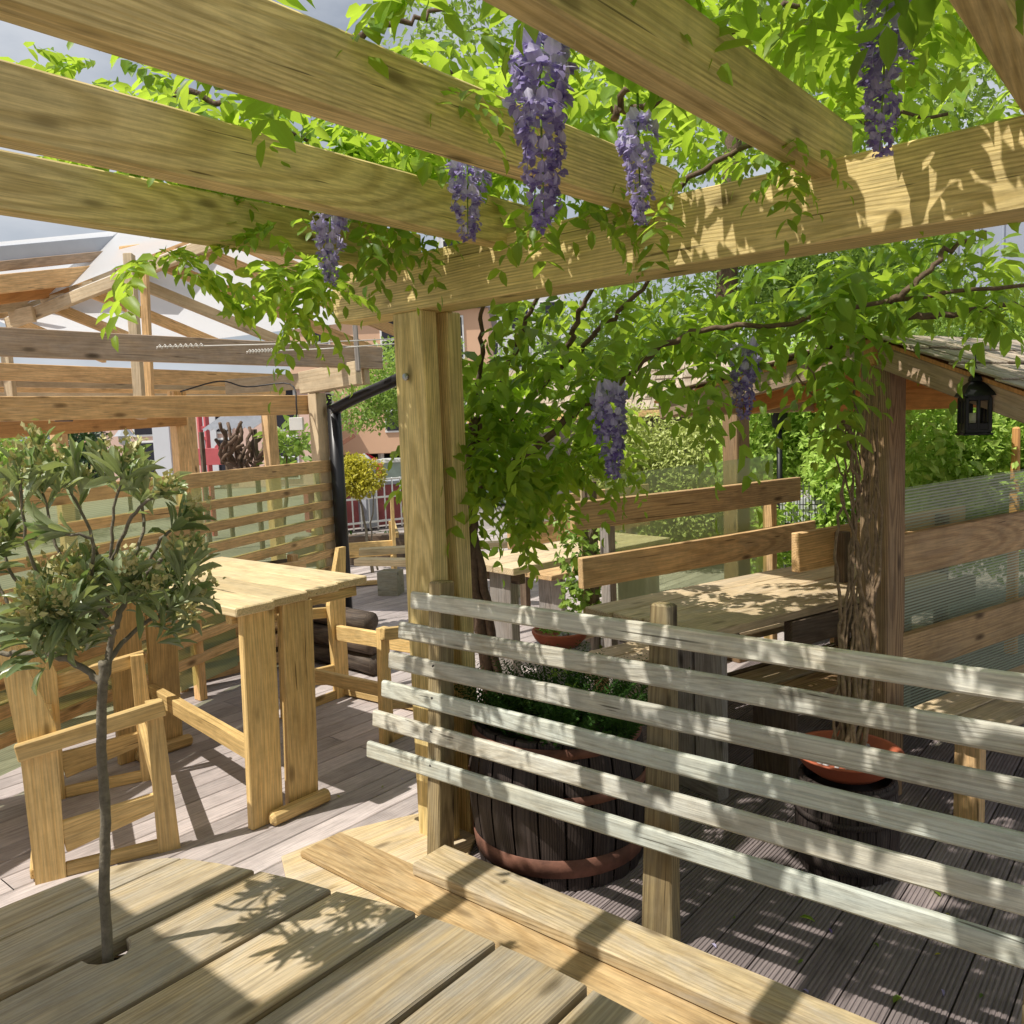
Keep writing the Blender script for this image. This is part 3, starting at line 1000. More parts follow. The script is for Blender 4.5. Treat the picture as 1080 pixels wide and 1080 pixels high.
# king posts
b = MB(); b.beam(at(136, 268, 5.7), at(149, 442, 5.75), .075, .06, (.7, .7, 0)); b.build("king_post", 'cream_wood', sh)
b = MB(); b.beam(at(152, 284, 5.9), at(159, 440, 5.95), .06, .05, (.7, .7, 0)); b.build("king_post", 'orange', sh)
b = MB(); b.beam(at(374, 338, 5.6), at(378, 392, 5.6), .05, .03, (.7, .7, 0)); b.build("hanger", 'grey_leg', sh)
# near roof slope: rafters under a white sheet
RA = [((238, 250), (440, 338)), ((205, 262), (424, 352)), ((168, 278), (402, 373)), ((132, 293), (335, 376)), ((96, 308), (270, 379)), ((55, 323), (190, 378)), ((14, 339), (110, 378))]
for k, (u, v) in enumerate(RA):
    dk_ = 6.5 + k * .0
    b = MB(); b.beam(at(u[0], u[1], 6.0 + k * .12), at(v[0], v[1], 7.4 + k * .10), .045, .085, (0, 0, 1)); b.build("rafter", ['orange', 'brown', 'orange', 'cream_wood', 'orange', 'brown', 'orange'][k], sh)
upv = V(0, 0, .055)
q = [at(RA[0][0][0], RA[0][0][1], 6.0), at(RA[0][1][0], RA[0][1][1], 7.4), at(RA[-1][1][0], RA[-1][1][1], 8.0), at(RA[-1][0][0], RA[-1][0][1], 6.72)]
b = MB(); b.beam(at(8, 342, 6.75), at(250, 246, 5.97), .05, .09); b.build("hip_beam", 'cream_wood', sh)
b = MB()
vs, fs = [], []
for i in range(13):
    f = -.08 + i * 1.16 / 12
    for j in range(5):
        g2 = j / 4
        vs.append(q[0].lerp(q[3], f).lerp(q[1].lerp(q[2], f), g2) + upv)
for i in range(12):
    for j in range(4):
        a_ = i * 5 + j
        fs.append((a_, a_ + 1, a_ + 6, a_ + 5))
b.add(vs, fs); b.build("roof_sheet", 'roof_sheet', sh)
# left part: edge board, purlins, brace
b = MB(); b.beam(at(-60, 276, 6.0), at(126, 258, 6.9), .03, .14); b.build("fascia", 'roof_edge', sh)
b = MB(); b.beam(at(-60, 287, 5.95), at(126, 268, 6.85), .05, .07); b.build("purlin", 'chord', sh)
for k, (y0, y1, xr, m_) in enumerate(((302, 286, 122, 'orange'), (315, 297, 104, 'orange_dark'), (324, 309, 80, 'cream_wood'), (333, 318, 46, 'orange'))):
    b = MB(); b.beam(at(-60, y0 + 4, 5.9 + k * .15), at(xr, y1 + 1, 6.8 + k * .1), .045, .135); b.build("purlin", m_, sh)
for k, (x, y) in enumerate(((112, 294), (88, 306), (58, 319), (24, 333))):
    b = MB(); b.beam(at(x - 13, y + 3, 6.62), at(x + 12, y - 2, 6.6), .04, .12); b.build("block", 'cream_wood', sh)
q = [at(-80, 276, 5.9), at(128, 254, 6.9), at(250, 246, 5.97), at(8, 340, 6.75)]
q = [v + V(0, 0, .085) for v in q]
b = MB(); b.add(q, [(0, 1, 2, 3)]); b.build("roof_sheet", 'roof_sheet', sh)
b = MB(); b.beam(at(4, 347, 6.3), at(12, 420, 6.3), .07, .06, (.7, .7, 0)); b.build("king_post", 'cream_wood', sh)
for a_, c_ in (((128, 266, 6.62), (222, 256, 6.15)), ((128, 276, 6.58), (192, 270, 6.25)), ((126, 286, 6.6), (160, 283, 6.35))):
    b = MB(); b.beam(at(*a_), at(*c_), .045, .085); b.build("purlin", 'orange', sh)
# drainpipe
dp = MB()
dpath = curve_pts([at(430, 394, 6.0), at(415, 402, 6.05), at(375, 420, 6.25), at(352, 432, 6.35)], 5)
dp.tube(dpath, .042, 12)
q = at(352, 430, 6.38)
dp.tube([(q.x, q.y, q.z + .02), (q.x, q.y, 0)], .052, 14)
dr = dp.build("drainpipe", 'black_plastic', sh)
q2 = at(349, 435, 6.3)
b = MB(); b.lathe((0, 0, 0), [(.014, 0), (.012, .006), (0, .008)], 10); b.v = [(v[0] + q2.x + .01, q2.y - .005 - v[2], v[1] + q2.z) for v in b.v]; b.build("clip_screw", 'steel', dr)
# tube lamp under the plate, socket box and cables
tl = at(38, 440, 5.0)
t_ = thing("tube_lamp", tl, "pale grey tube lamp fixed under the shelter beam at the left edge", "lamp")
b = MB(); b.tube([at(-20, 440, 4.9), at(62, 440, 5.2)], .022, 12); b.build("tube", 'white_paint', t_)
b = MB(); b.tube([at(58, 440, 5.18), at(76, 440, 5.25)], .028, 12); b.build("end_cap", 'black_plastic', t_)
b = MB(); b.tube([at(-30, 440, 4.87), at(7, 440, 5.0)], .028, 12); b.build("end_cap", 'black_plastic', t_)
q = at(313, 447, 6.25)
t_ = thing("socket_box", q, "small white socket box fixed beside the shelter corner post", "box")
b = MB(); b.box(q, .10, .05, .095, math.radians(40)); b.build("case", 'white_paint', t_)
b = MB(); b.tube(curve_pts([q + V(0, 0, .05), q + V(.01, 0, .12), at(306, 405, 6.3), at(260, 408, 6.3), at(232, 402, 6.2), at(190, 413, 6.1)], 5), .006, 6); b.build("cable", 'black_plastic', t_)
for k, (a, c, lab) in enumerate(((at(165, 366, 4.9), at(425, 357, 5.2), "upper white cord stretched from the grey shelter beam to the pergola post"), (at(260, 371, 5.2), at(425, 362, 5.1), "lower white cord stretched from the grey shelter beam to the pergola post"))):
    b = MB(); b.tube([a, a.lerp(c, .5) - V(0, 0, .008), c], .0035, 6)
    for j in range(9):
        f = j / 9 * .18
        o = a.lerp(c, f)
        b.tube([o + V(0, 0, -.012), o + V(.02, .01, .012), o + V(.035, .02, -.008)], .003, 5)
    tag(b.build("cord", 'rope'), lab, "cord")

# slatted windbreak running from the corner post towards the viewer
e1 = V(math.sin(math.radians(-22)), math.cos(math.radians(-22)), 0)
wb0 = V(PX, PY, 0) + V(.06, -.02, 0)
wb1 = wb0 - e1 * 4.4
wbk = thing("slatted_windbreak", wb0, "orange slatted windbreak with clear fluted sheet behind it, beside the drainpipe", "windbreak")
zs = [1.325, 1.165, 1.03, .90, .775, .65, .52, .39, .26]
for i, z in enumerate(zs):
    b = MB(); b.beam(wb0 + e1 * .12 + V(0, 0, z), wb1 + V(0, 0, z + .01), .035, .088 if i == 0 else .055, segs=8, bow=.003, ch=.003); b.build("slat", 'orange', wbk)
    if 0 < i < 8:
        nb = V(-e1.y, e1.x, 0) * .085
        b = MB(); b.beam(wb0 + e1 * .12 + nb + V(0, 0, z - .005), wb1 + nb + V(0, 0, z), .03, .05, segs=6, bow=.003); b.build("slat", 'brown', wbk)
for t in (.35, .68, 1.0):
    q = wb0.lerp(wb1, t) + V(-.03, -.02, 0)
    b = MB(); b.beam(q, q + V(0, 0, 1.33), .07, .05, (0, 1, 0)); b.build("post", 'orange', wbk)
nb = V(-e1.y, e1.x, 0) * .04
ga = [(0, 0, 0), (4.4, 0, 0), (4.4, 1.3, 0), (0, 1.3, 0)]
b = MB(); b.add([wb0 + nb + V(0, 0, .1), wb1 + nb + V(0, 0, .1), wb1 + nb + V(0, 0, 1.34), wb0 + nb + V(0, 0, 1.34)], [(0, 1, 2, 3)], [(g[1] * 2, g[0], 0) for g in ga]); b.build("clear_sheet", 'polycarb_fine', wbk)

# ================================================================== BARRELS AND POTS
def barrel(t, c, r, h, n_st=22, hoopm="rust"):
    prof = [(r * .92, 0), (r * .955, h * .18), (r * .985, h * .36), (r, h * .5), (r * .985, h * .68), (r * .94, h * .86), (r * .90, h), (r * .84, h), (r * .82, h - .06)]
    b = MB()
    verts, faces, gr, tt = [], [], [], []
    for s in range(n_st):
        a0, a1 = 2 * PI * s / n_st + .012, 2 * PI * (s + 1) / n_st - .012
        go = (random.uniform(0, 40), random.uniform(-.1, .1), random.uniform(-.1, .1))
        vs, gg, fs = [], [], []
        for (rr, z) in prof:
            for k in range(4):
                a = a0 + (a1 - a0) * k / 3
                q = rr * (.985 if k in (0, 3) else 1)
                vs.append((c[0] + q * math.cos(a), c[1] + q * math.sin(a), c[2] + z))
                gg.append((z + go[0], (a - a0) * rr + go[1], go[2]))
        for i in range(len(prof) - 1):
            for k in range(3):
                fs.append((i * 4 + k, i * 4 + k + 1, (i + 1) * 4 + k + 1, (i + 1) * 4 + k))
        b.add(vs, fs, gg)
    b.lathe(c, [(r * .82, .0), (r * .9, h * .3), (r * .83, h - .05)], 24)
    b.build("staves", 'barrel_oak', t)
    for z0, z1 in ((.10, .23), (.60, .66), (.90, .965)):
        f = lambda k: np.interp(k, [0, .18, .36, .5, .68, .86, 1], [.92, .955, .985, 1, .985, .94, .90]) * r + .004
        b = MB(); b.lathe(c, [(f(z0) - .004, h * z0), (f(z0), h * z0 + .001), (f(z1), h * z1), (f(z1) - .004, h * z1 + .001)], 40, True, None, False, False)
        b.build("hoop", hoopm, t)
    b = MB(); b.lathe((c[0], c[1], c[2] + h - .09), [(.0, .02), (r * .5, .015), (r * .86, 0)], 24, True, None, False, False); b.build("soil", 'soil', t)


bc = at(588, 800, 3.12); bc.z = 0
bt = thing("barrel_planter", bc, "large dark oak barrel planter with rusty hoops behind the slatted screen", "planter")
barrel(bt, bc, .335, .52)
fn = thing("fern", (bc.x, bc.y, .5), "dark green feathery plant filling the top of the large barrel", "plant")
P, D, N, L, T = [], [], [], [], []
for k in range(260):
    a = random.uniform(0, 2 * PI); rr = .29 * math.sqrt(random.random())
    p0 = np.array([bc.x + .02 + rr * math.cos(a) * 1.05, bc.y + rr * math.sin(a), .50])
    d0 = np.array([math.cos(a) * rr * 2.4, math.sin(a) * rr * 2.4, 1.0]); d0 /= np.linalg.norm(d0)
    ln = random.uniform(.13, .25)
    side = np.cross(d0, rnd_dirs(1)[0])
    side /= np.linalg.norm(side)
    for j in range(16):
        f = (j + 1) / 16
        pp = p0 + d0 * ln * f + np.array([math.cos(a), math.sin(a), -0.6]) * (.06 * f * f)
        for s in (-1, 1):
            if pp[1] < 2.13:
                continue
            P.append(pp); D.append(side * s + d0 * .6 + rng.normal(0, .15, 3)); N.append(d0 + rng.normal(0, .3, 3)); L.append(.036 * (1.15 - f * .7)); T.append(random.random() * .6 + .4 * f * random.random())
leaf_mesh("fronds", 'leaf_fern', fn, P, D, N, L, .3, T, TPL_COARSE)
yl = at(557, 748, 3.12)
P, O = clump_points([yl + V(.0, 0, .0), yl + V(-.02, .02, -.02), yl + V(.05, .01, .03), yl + V(.09, .1, .1)], [.05, .04, .04, .05], 16000)
gp = thing("bedding_plant", (yl.x, yl.y, .5), "small clump of bright green leaves at the left edge of the large barrel", "plant")
leaf_mesh("foliage", 'leaf_tree', gp, P, O + rng.normal(0, .4, P.shape), O + np.array([0, 0, .7]), rng.uniform(.018, .03, len(P)), .5, None, TPL_COARSE)

# terracotta bowl with lime plant
bw = at(592, 700, 3.75); zb = 1.6 - (681 - 446) / 881 * 3.75 + .0
bw.z = 0
pl = thing("stone_plinth", bw, "pale drum-shaped plinth under the terracotta bowl, behind the slatted screen", "plinth")
b = MB(); b.lathe(bw, [(.10, 0), (.115, .05), (.10, .12), (.105, zb - .04), (.135, zb - .015), (.135, zb)], 24); b.build("drum", 'stones', pl)
bo = thing("terracotta_bowl", (bw.x, bw.y, zb), "terracotta bowl with low lime green plant and white pebbles", "bowl")
b = MB(); b.lathe((bw.x, bw.y, zb + .002), [(.08, 0), (.115, .035), (.128, .062), (.128, .07), (.115, .07), (.11, .055), (.0, .055)], 32); b.build("bowl", 'terracotta', bo)
lp_ = thing("lime_plant", (bw.x, bw.y, zb + .06), "mat of lime green foliage growing in the terracotta bowl", "plant")
P, O = clump_points([(bw.x - .04 + random.gauss(0, .035), bw.y + random.gauss(0, .04), zb + .075) for _ in range(16)], [.03] * 16, 50000, .7)
leaf_mesh("foliage", 'leaf_bright', lp_, P, O, O + np.array([0, 0, .6]), rng.uniform(.008, .016, len(P)), .6, None, TPL_COARSE)
b = MB()
for k in range(60):
    a = random.uniform(-1.3, 1.3); rr = random.uniform(.02, .1)
    q = V(bw.x + .02 + rr * math.cos(a) * .8, bw.y + rr * math.sin(a) * .8, zb + .062)
    b.lathe(q, [(0, -.006), (.008, 0), (.005, .006), (0, .008)], 6)
b.build("pebbles", 'stones', bo)

# vine barrel with red bowl
vc = at(893, 850, 2.95); vc.z = 0
vb = thing("barrel_planter", vc, "small dark half barrel under the wide red bowl of the climbing vine", "planter")
barrel(vb, vc, .175, .33, 18, 'barrel_oak')
rb = thing("red_bowl", (vc.x, vc.y, .33), "wide red plastic bowl of pebbles around the climbing vine stems", "bowl")
b = MB(); b.lathe((vc.x, vc.y, .335), [(.11, 0), (.15, .03), (.178, .07), (.186, .074), (.186, .08), (.172, .078), (.16, .05), (.0, .05)], 36); b.build("bowl", 'terracotta', rb)
b = MB()
for k in range(160):
    a = random.uniform(0, 2 * PI); rr = .15 * math.sqrt(random.random())
    s = random.uniform(.007, .013)
    b.lathe((vc.x + rr * math.cos(a), vc.y + rr * math.sin(a), .386), [(0, -s * .6), (s, 0), (s * .7, s * .5), (0, s * .7)], 6)
b.build("pebbles", 'stones', rb)

# ================================================================== BOOTHS
E13 = V(math.sin(math.radians(16.5)), math.cos(math.radians(16.5)), 0)
N13 = V(E13.y, -E13.x, 0)


def zat(px_y, d, hor):
    return 1.6 - (px_y - hor) / 881 * d


def gpt(px, d):
    q = at(px, 450, d)
    return V(q.x, q.y, 0)


# far bench with two-board back and clear sheet
A0 = gpt(600, 4.3)
ba = thing("booth_bench", A0, "two-board brown bench back with clear fluted sheet, left of the booth table", "bench")
b = MB(); b.beam(A0 + V(0, 0, 1.10), A0 + E13 * 1.84 + V(0, 0, 1.105), .04, .15, segs=10, bow=.003); b.build("back_board", 'brown', ba)
b = MB(); b.beam(A0 + E13 * .02 + N13 * .03 + V(0, 0, .80), A0 + E13 * 1.95 + N13 * .03 + V(0, 0, .81), .04, .165, segs=10, bow=.003); b.build("back_board", 'brown', ba)
for t, m_ in ((.28, 'grey_leg'), (1.62, 'brown')):
    q = A0 + E13 * t - N13 * .05
    b = MB(); b.beam(q, q + V(0, 0, 1.15), .075, .05, (E13.x, E13.y, 0)); b.build("post", m_, ba)
q0, q1 = A0 + E13 * .3 - N13 * .085, A0 + E13 * 1.70 - N13 * .085
b = MB(); b.add([q0 + V(0, 0, .42), q1 + V(0, 0, .42), q1 + V(0, 0, 1.33), q0 + V(0, 0, 1.29)], [(0, 1, 2, 3)], [(0, 0, 0), (2.8, 0, 0), (2.8, 1, 0), (0, 1, 0)]); b.build("clear_sheet", 'polycarb_fine', ba)
for k in range(2):
    o = N13 * (.30 + k * .16)
    b = MB(); b.beam(A0 - E13 * .30 + o + V(0, 0, .43), A0 + E13 * 1.9 + o + V(0, 0, .43), .15, .035); b.build("seat_board", 'booth_top', ba)
for t in (-.2, 1.6):
    q = A0 + E13 * t + N13 * .45
    b = MB(); b.beam(q, q + V(0, 0, .41), .07, .04, (E13.x, E13.y, 0)); b.build("leg", 'orange', ba)

# booth table
TA = onz(745, 667, .75)
tt = thing("booth_table", (TA.x, TA.y, 0), "long pale plank booth table between the brown bench backs", "table")
for k in range(4):
    o = N13 * (-.088 - k * .172)
    b = MB(); b.beam(TA + o - V(0, 0, .02) - E13 * (.02 * k), TA + o + E13 * 1.75 - V(0, 0, .02), .168, .04, segs=6, bow=.002, ch=.005); b.build("top_board", 'booth_top', tt)
for t in (.16, 1.5):
    for k in range(2):
        o = N13 * (-.13 - k * .17)
        q = TA + E13 * t + o
        b = MB(); b.beam((q.x, q.y, 0), (q.x, q.y, .708), .155, .035, (-E13.x, -E13.y, 0)); b.build("leg", 'grey_leg', tt)
    q = TA + E13 * (t + .04) - V(0, 0, .09)
    b = MB(); b.beam(q - N13 * .02, q - N13 * .65, .04, .09); b.build("cross_bar", 'dark_wood', tt)
    q = TA + E13 * (t - .03); q.z = .035
    b = MB(); b.beam(q - N13 * .05, q - N13 * .55, .05, .07); b.build("foot_bar", 'grey_leg', tt)
q = TA - N13 * .34; q.z = .35
b = MB(); b.beam(q + E13 * .2, q + E13 * 1.5, .04, .1); b.build("stretcher", 'dark_wood', tt)

# near bench whose dark back faces away
B0 = gpt(838, 3.95)
bb = thing("booth_bench", B0, "dark brown bench with its back to the climbing vine post, right of the booth table", "bench")
b = MB(); b.beam(B0 + V(0, 0, .925), B0 + E13 * 1.5 + V(0, 0, .925), .045, .19, segs=6); b.build("back_board", 'brown', bb)
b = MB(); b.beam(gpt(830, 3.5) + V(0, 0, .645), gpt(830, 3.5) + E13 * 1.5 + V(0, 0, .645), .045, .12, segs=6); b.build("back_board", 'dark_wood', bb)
s0 = gpt(776, 3.55)
for k in range(2):
    o = N13 * (k * .2)
    b = MB(); b.beam(s0 + o + V(0, 0, .40) + E13 * .04 * k, s0 + o + E13 * 1.5 + V(0, 0, .40), .18, .045, segs=4); b.build("seat_board", 'post_brown' if k else 'sole', bb)
for t in (.12, 1.2):
    q = s0 + E13 * t + N13 * .1
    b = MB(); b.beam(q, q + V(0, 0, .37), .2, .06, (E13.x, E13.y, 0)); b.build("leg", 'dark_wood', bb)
for t in (.3, 1.2):
    q = B0 + E13 * t + N13 * .05
    b = MB(); b.beam(q, q + V(0, 0, 1.0), .06, .05, (E13.x, E13.y, 0)); b.build("post", 'dark_wood', bb)

# right bench back with boards, clear sheet and seat
R0 = gpt(928, 3.42)
br = thing("booth_bench", R0, "brown two-board bench with ribbed clear sheet, right of the climbing vine post", "bench")
b = MB(); b.beam(R0 + V(0, 0, .972), R0 + E13 * 2.2 + V(0, 0, .978), .045, .185, segs=8, bow=.003); b.build("back_board", 'brown', br)
b = MB(); b.beam(R0 + E13 * .06 + N13 * .02 + V(0, 0, .545), R0 + E13 * 2.2 + N13 * .02 + V(0, 0, .55), .045, .17, segs=8, bow=.003); b.build("back_board", 'brown', br)
for t in (.2, 1.9):
    q = R0 + E13 * t - N13 * .055
    b = MB(); b.beam(q, q + V(0, 0, 1.1), .075, .05, (E13.x, E13.y, 0)); b.build("post", 'orange_dark' if t > 1 else 'post_brown', br)
q0, q1 = R0 + E13 * .10 - N13 * .09, R0 + E13 * 2.2 - N13 * .09
b = MB(); b.add([q0 + V(0, 0, .12), q1 + V(0, 0, .12), q1 + V(0, 0, 1.27), q0 + V(0, 0, 1.24)], [(0, 1, 2, 3)], [(0, 0, 0), (0, 1, 0), (2.7, 1, 0), (2.7, 0, 0)]); b.build("clear_sheet", 'polycarb', br)
s0 = R0 + N13 * .30 - E13 * .12
for k in range(2):
    b = MB(); b.beam(s0 + N13 * k * .16 + V(0, 0, .41), s0 + N13 * k * .16 + E13 * 2.1 + V(0, 0, .41), .15, .035); b.build("seat_board", 'booth_top', br)
for t in (.1, 1.4):
    q = s0 + E13 * t + N13 * .1
    b = MB(); b.beam(q, q + V(0, 0, .39), .10, .045, (E13.x, E13.y, 0)); b.build("leg", 'orange', br)

# small shingled roof on posts over the booth
RP = at(932, 400, 3.3)
AP = V(RP.x, RP.y, 1.875)
rf = thing("booth_roof", (RP.x, RP.y, 0), "low gabled shake roof on old brown posts over the picnic booth", "shelter")
b = MB(); b.beam((RP.x, RP.y, 0), (RP.x, RP.y, 1.86), .125, .125, (E13.x, E13.y, 0), .008, 10, .003); b.build("post", 'post_brown', rf)
q = gpt(776, 5.3)
b = MB(); b.beam(q, q + V(0, 0, 1.72), .12, .12, (E13.x, E13.y, 0)); b.build("post", 'post_brown', rf)


def slope(sgn, run, drop, length, nrows, ncol, name, matx):
    """a roof slope of overlapping shakes"""
    b = MB()
    d_ = (N13 * sgn * run - V(0, 0, drop))
    nrm = (V(0, 0, run) + N13 * sgn * drop).normalized()
    for r in range(nrows):
        for c in range(ncol):
            u0 = -0.12 + (length + .12) * c / ncol
            u1 = -0.12 + (length + .12) * (c + 1) / ncol - .006
            j = random.uniform(-.02, .02)
            p0 = AP + d_ * (r / nrows) + E13 * ((u0 + u1) / 2) + nrm * (.008 + random.uniform(0, .004))
            p1 = AP + d_ * ((r + 1.12 + j) / nrows) + E13 * ((u0 + u1) / 2) + nrm * (.017 + random.uniform(0, .007))
            b.beam(p0, p1, (u1 - u0), .008, nrm, .002)
    b.build(name, matx, rf)
    b = MB()
    a0 = AP + E13 * -.08 + nrm * -.004
    a1 = AP + E13 * length + nrm * -.004
    vs = [a0, a1, a1 + d_, a0 + d_]
    lo = [v - nrm * .014 for v in vs]
    b.add(vs + lo, [(0, 1, 2, 3), (7, 6, 5, 4), (0, 4, 5, 1), (1, 5, 6, 2), (2, 6, 7, 3), (3, 7, 4, 0)], [((v - AP).dot(E13), (v - AP).dot(N13), 0) for v in vs + lo])
    b.build("roof_boarding", 'orange_dark', rf)
    for t in (-.06, .55, 1.15, 1.75):
        q = AP + E13 * t - nrm * .06
        bm = MB(); bm.beam(q, q + d_ * .98, .04, .085, nrm); bm.build("rafter", 'orange_dark' if t > 0 else 'chord', rf)
    q = AP + d_ * .97 - nrm * .05
    bm = MB(); bm.beam(q - E13 * .06, q + E13 * length, .03, .09, nrm); bm.build("eaves_board", 'cream_wood', rf)


slope(1, .80, .335, 1.9, 5, 16, "shakes", 'shake')
slope(-1, 1.22, .19, 1.9, 6, 16, "shakes", 'shake')
b = MB(); b.beam(AP - E13 * .1 - V(0, 0, .06), AP + E13 * 1.9 - V(0, 0, .06), .05, .1); b.build("ridge_beam", 'orange_dark', rf)
q = AP + E13 * .75 - V(0, 0, .24)
b = MB(); b.beam(q - N13 * .75, q + N13 * .42, .04, .1); b.build("tie_beam", 'orange_dark', rf)

# lantern hanging from the roof edge
lc = at(1028, 428, 2.93)
ln = thing("lantern", lc, "small black lantern with arched panes hanging from the booth roof edge", "lantern")
S_ = .044
b = MB()
zl = lc.z
b.box((lc.x, lc.y, zl - .098), .096, .096, .008, .5)
b.box((lc.x, lc.y, zl - .088), .086, .086, .014, .5)
ca, sa = math.cos(.5), math.sin(.5)
rot = lambda x, y: (lc.x + .84 * (x * ca - y * sa), lc.y + .84 * (x * sa + y * ca))
for (x, y) in ((-S_, -S_), (S_, -S_), (S_, S_), (-S_, S_)):
    X, Y = rot(x, y)
    b.box((X, Y, zl - .03), .014, .014, .12, .5)
for (x, y, r) in ((0, -S_, 0), (0, S_, 0), (S_, 0, 1), (-S_, 0, 1)):
    X, Y = rot(x, y)
    b.box((X, Y, zl - .03), .012, .012, .12, .5)
    b.box((X, Y, zl - .072), *((.076, .01) if not r else (.01, .076)), .026, .5)
    b.box((X, Y, zl + .028), *((.076, .01) if not r else (.01, .076)), .022, .5)
b.build("frame", 'black_metal', ln)
b = MB()
for k, (s0_, z0_, s1_, z1_) in enumerate(((.062, .034, .056, .046), (.056, .046, .035, .072), (.035, .072, .018, .086), (.022, .086, .018, .102), (.018, .102, .004, .112))):
    vs = []
    for s, z in ((s0_, z0_), (s1_, z1_)):
        for (x, y) in ((-s, -s), (s, -s), (s, s), (-s, s)):
            X, Y = rot(x, y)
            vs.append((X, Y, zl + z))
    b.add(vs, [(3, 2, 1, 0), (4, 5, 6, 7)] + [(i, (i + 1) % 4, (i + 1) % 4 + 4, i + 4) for i in range(4)])
b.build("cap", 'black_metal', ln)
b = MB(); b.tube([(lc.x, lc.y, zl + .11), (lc.x + .006, lc.y, zl + .125), (lc.x, lc.y, zl + .14), (lc.x, lc.y + .003, zl + .2)], .002, 6); b.build("hanger", 'black_metal', ln)
b = MB(); b.lathe((lc.x, lc.y, zl - .08), [(.018, 0), (.018, .055), (0, .056)], 14); b.build("candle", 'candle', ln)

# ================================================================== MIDDLE PICNIC TABLE, BENCHES FURTHER BACK
T0 = onz(541, 600, .75)
E20 = V(math.sin(math.radians(8)), math.cos(math.radians(8)), 0)
N20 = V(E20.y, -E20.x, 0)
mt = thing("picnic_table", (T0.x, T0.y, 0), "weathered picnic table with grey plank leg behind the wisteria trunk", "table")
for k in range(3):
    o = -N20 * (.09 + k * .185)
    b = MB(); b.beam(T0 + o - V(0, 0, .02), T0 + o + E20 * 1.5 - V(0, 0, .02), .18, .045); b.build("top_board", 'booth_top', mt)
for t in (.1, 1.3):
    q = T0 + E20 * t - N20 * .2
    b = MB(); b.beam((q.x, q.y, 0), (q.x, q.y, .705), .19, .07, (-E20.x, -E20.y, 0)); b.build("leg", 'grey_leg', mt)
    b = MB(); b.beam(V(q.x, q.y, .67) - N20 * .3, V(q.x, q.y, .67) + N20 * .17, .05, .06); b.build("cross_bar", 'dark_wood', mt)
for nm, o, zz, hh, m_, lab in (("picnic_bench", .38, .43, .04, 'booth_top', "pale plank bench on the near side of the grey-legged picnic table"), ("picnic_bench", -.95, .43, .04, 'brown', "brown board-backed bench on the far side of the grey-legged picnic table")):
    q = V(T0.x, T0.y, 0) + N20 * o + E20 * (1.1 if o < 0 else 0)
    pb = thing(nm, q, lab, "bench")
    for k in range(2):
        b = MB(); b.beam(q + N20 * (k * .15 - .07) + V(0, 0, zz), q + N20 * (k * .15 - .07) + E20 * 1.5 + V(0, 0, zz), .145, hh); b.build("seat_board", m_, pb)
    for t in (.15, 1.3):
        b = MB(); b.beam(q + E20 * t, q + E20 * t + V(0, 0, .41), .25, .05, (E20.x, E20.y, 0)); b.build("leg", 'grey_leg', pb)
    if o < 0:
        for z in (.72, .92):
            b = MB(); b.beam(q - N20 * .2 - E20 * .1 + V(0, 0, z), q - N20 * .2 + E20 * 1.6 + V(0, 0, z), .035, .17); b.build("back_board", 'brown', pb)
        for t in (.1, 1.4):
            b = MB(); b.beam(q - N20 * .25 + E20 * t, q - N20 * .25 + E20 * t + V(0, 0, 1.0), .07, .05, (E20.x, E20.y, 0)); b.build("post", 'dark_wood', pb)

# low plank bench on sleeper blocks, with a slanted golden upright
q = gpt(403, 7.9)
dB = V(.93, .36, 0)
lb = thing("sleeper_bench", q, "low pale plank bench on a weathered sleeper block, left of the pergola post", "bench")
b = MB(); b.box(q + V(0, 0, .11), .2, .2, .235, .5); b.build("sleeper_block", 'sleeper', lb)
b = MB(); b.box(q + dB * 1.2 + V(0, 0, .11), .2, .2, .235, .5); b.build("sleeper_block", 'sleeper', lb)
b = MB(); b.beam(at(377, 592, 7.75), at(377, 592, 7.75) + dB * 1.6, .14, .06); b.build("seat_board", 'golden_top', lb)
b = MB(); b.beam(at(379, 582, 8.0), at(379, 582, 8.0) + V(.7, .71, 0) * 1.5, .14, .06); b.build("seat_board", 'golden_top', lb)
c3 = copy_tree(c1)
q = gpt(366, 8.6)
c3.location = (q.x + .02, q.y, 0)
c3.rotation_euler = (0, 0, math.radians(52))
c3['label'] = "seatless golden pine chair frame furthest from the viewer, beside the black drainpipe"

# ================================================================== GREENERY
def bush(name, label, cat, centres, radii, per, mat, ll, tpl=TPL_COARSE, wr=.5, core=False, flat=1.0, group=None, out=.6, upb=1.0, trunk=None, shell=.55, tm='bark'):
    c = centres[0]
    t = thing(name, (c[0], c[1], 0), label, cat, group)
    P, O = clump_points(centres, radii, per, flat, shell)
    k = len(P)
    D = O * out + rng.normal(0, .6, (k, 3)) + np.array([0, 0, -.15])
    N = O + rng.normal(0, .45, (k, 3)) + np.array([0, 0, upb])
    tt_ = np.clip(rng.normal(.45, .2, k) + .25 * O[:, 2], 0, 1)
    leaf_mesh("foliage", mat, t, P, D, N, rng.uniform(ll * .7, ll * 1.3, k), wr, tt_, tpl)
    if core:
        b = MB()
        for cc, r in zip(centres, radii):
            prof = [(max(.0, r * .34 * math.sin(PI * i / 6)), -r * .34 * flat * math.cos(PI * i / 6)) for i in range(7)]
            b.lathe(cc, prof, 10, True, None, False, False)
        b.build("twigs", 'hedge_core', t)
    if trunk:
        b = MB()
        for (a, r) in trunk:
            b.tube(curve_pts(a, 5, .01), taper_r(len(curve_pts(a, 5)), r, r * .5), 8)
        b.build("trunk", tm, t)
    return t


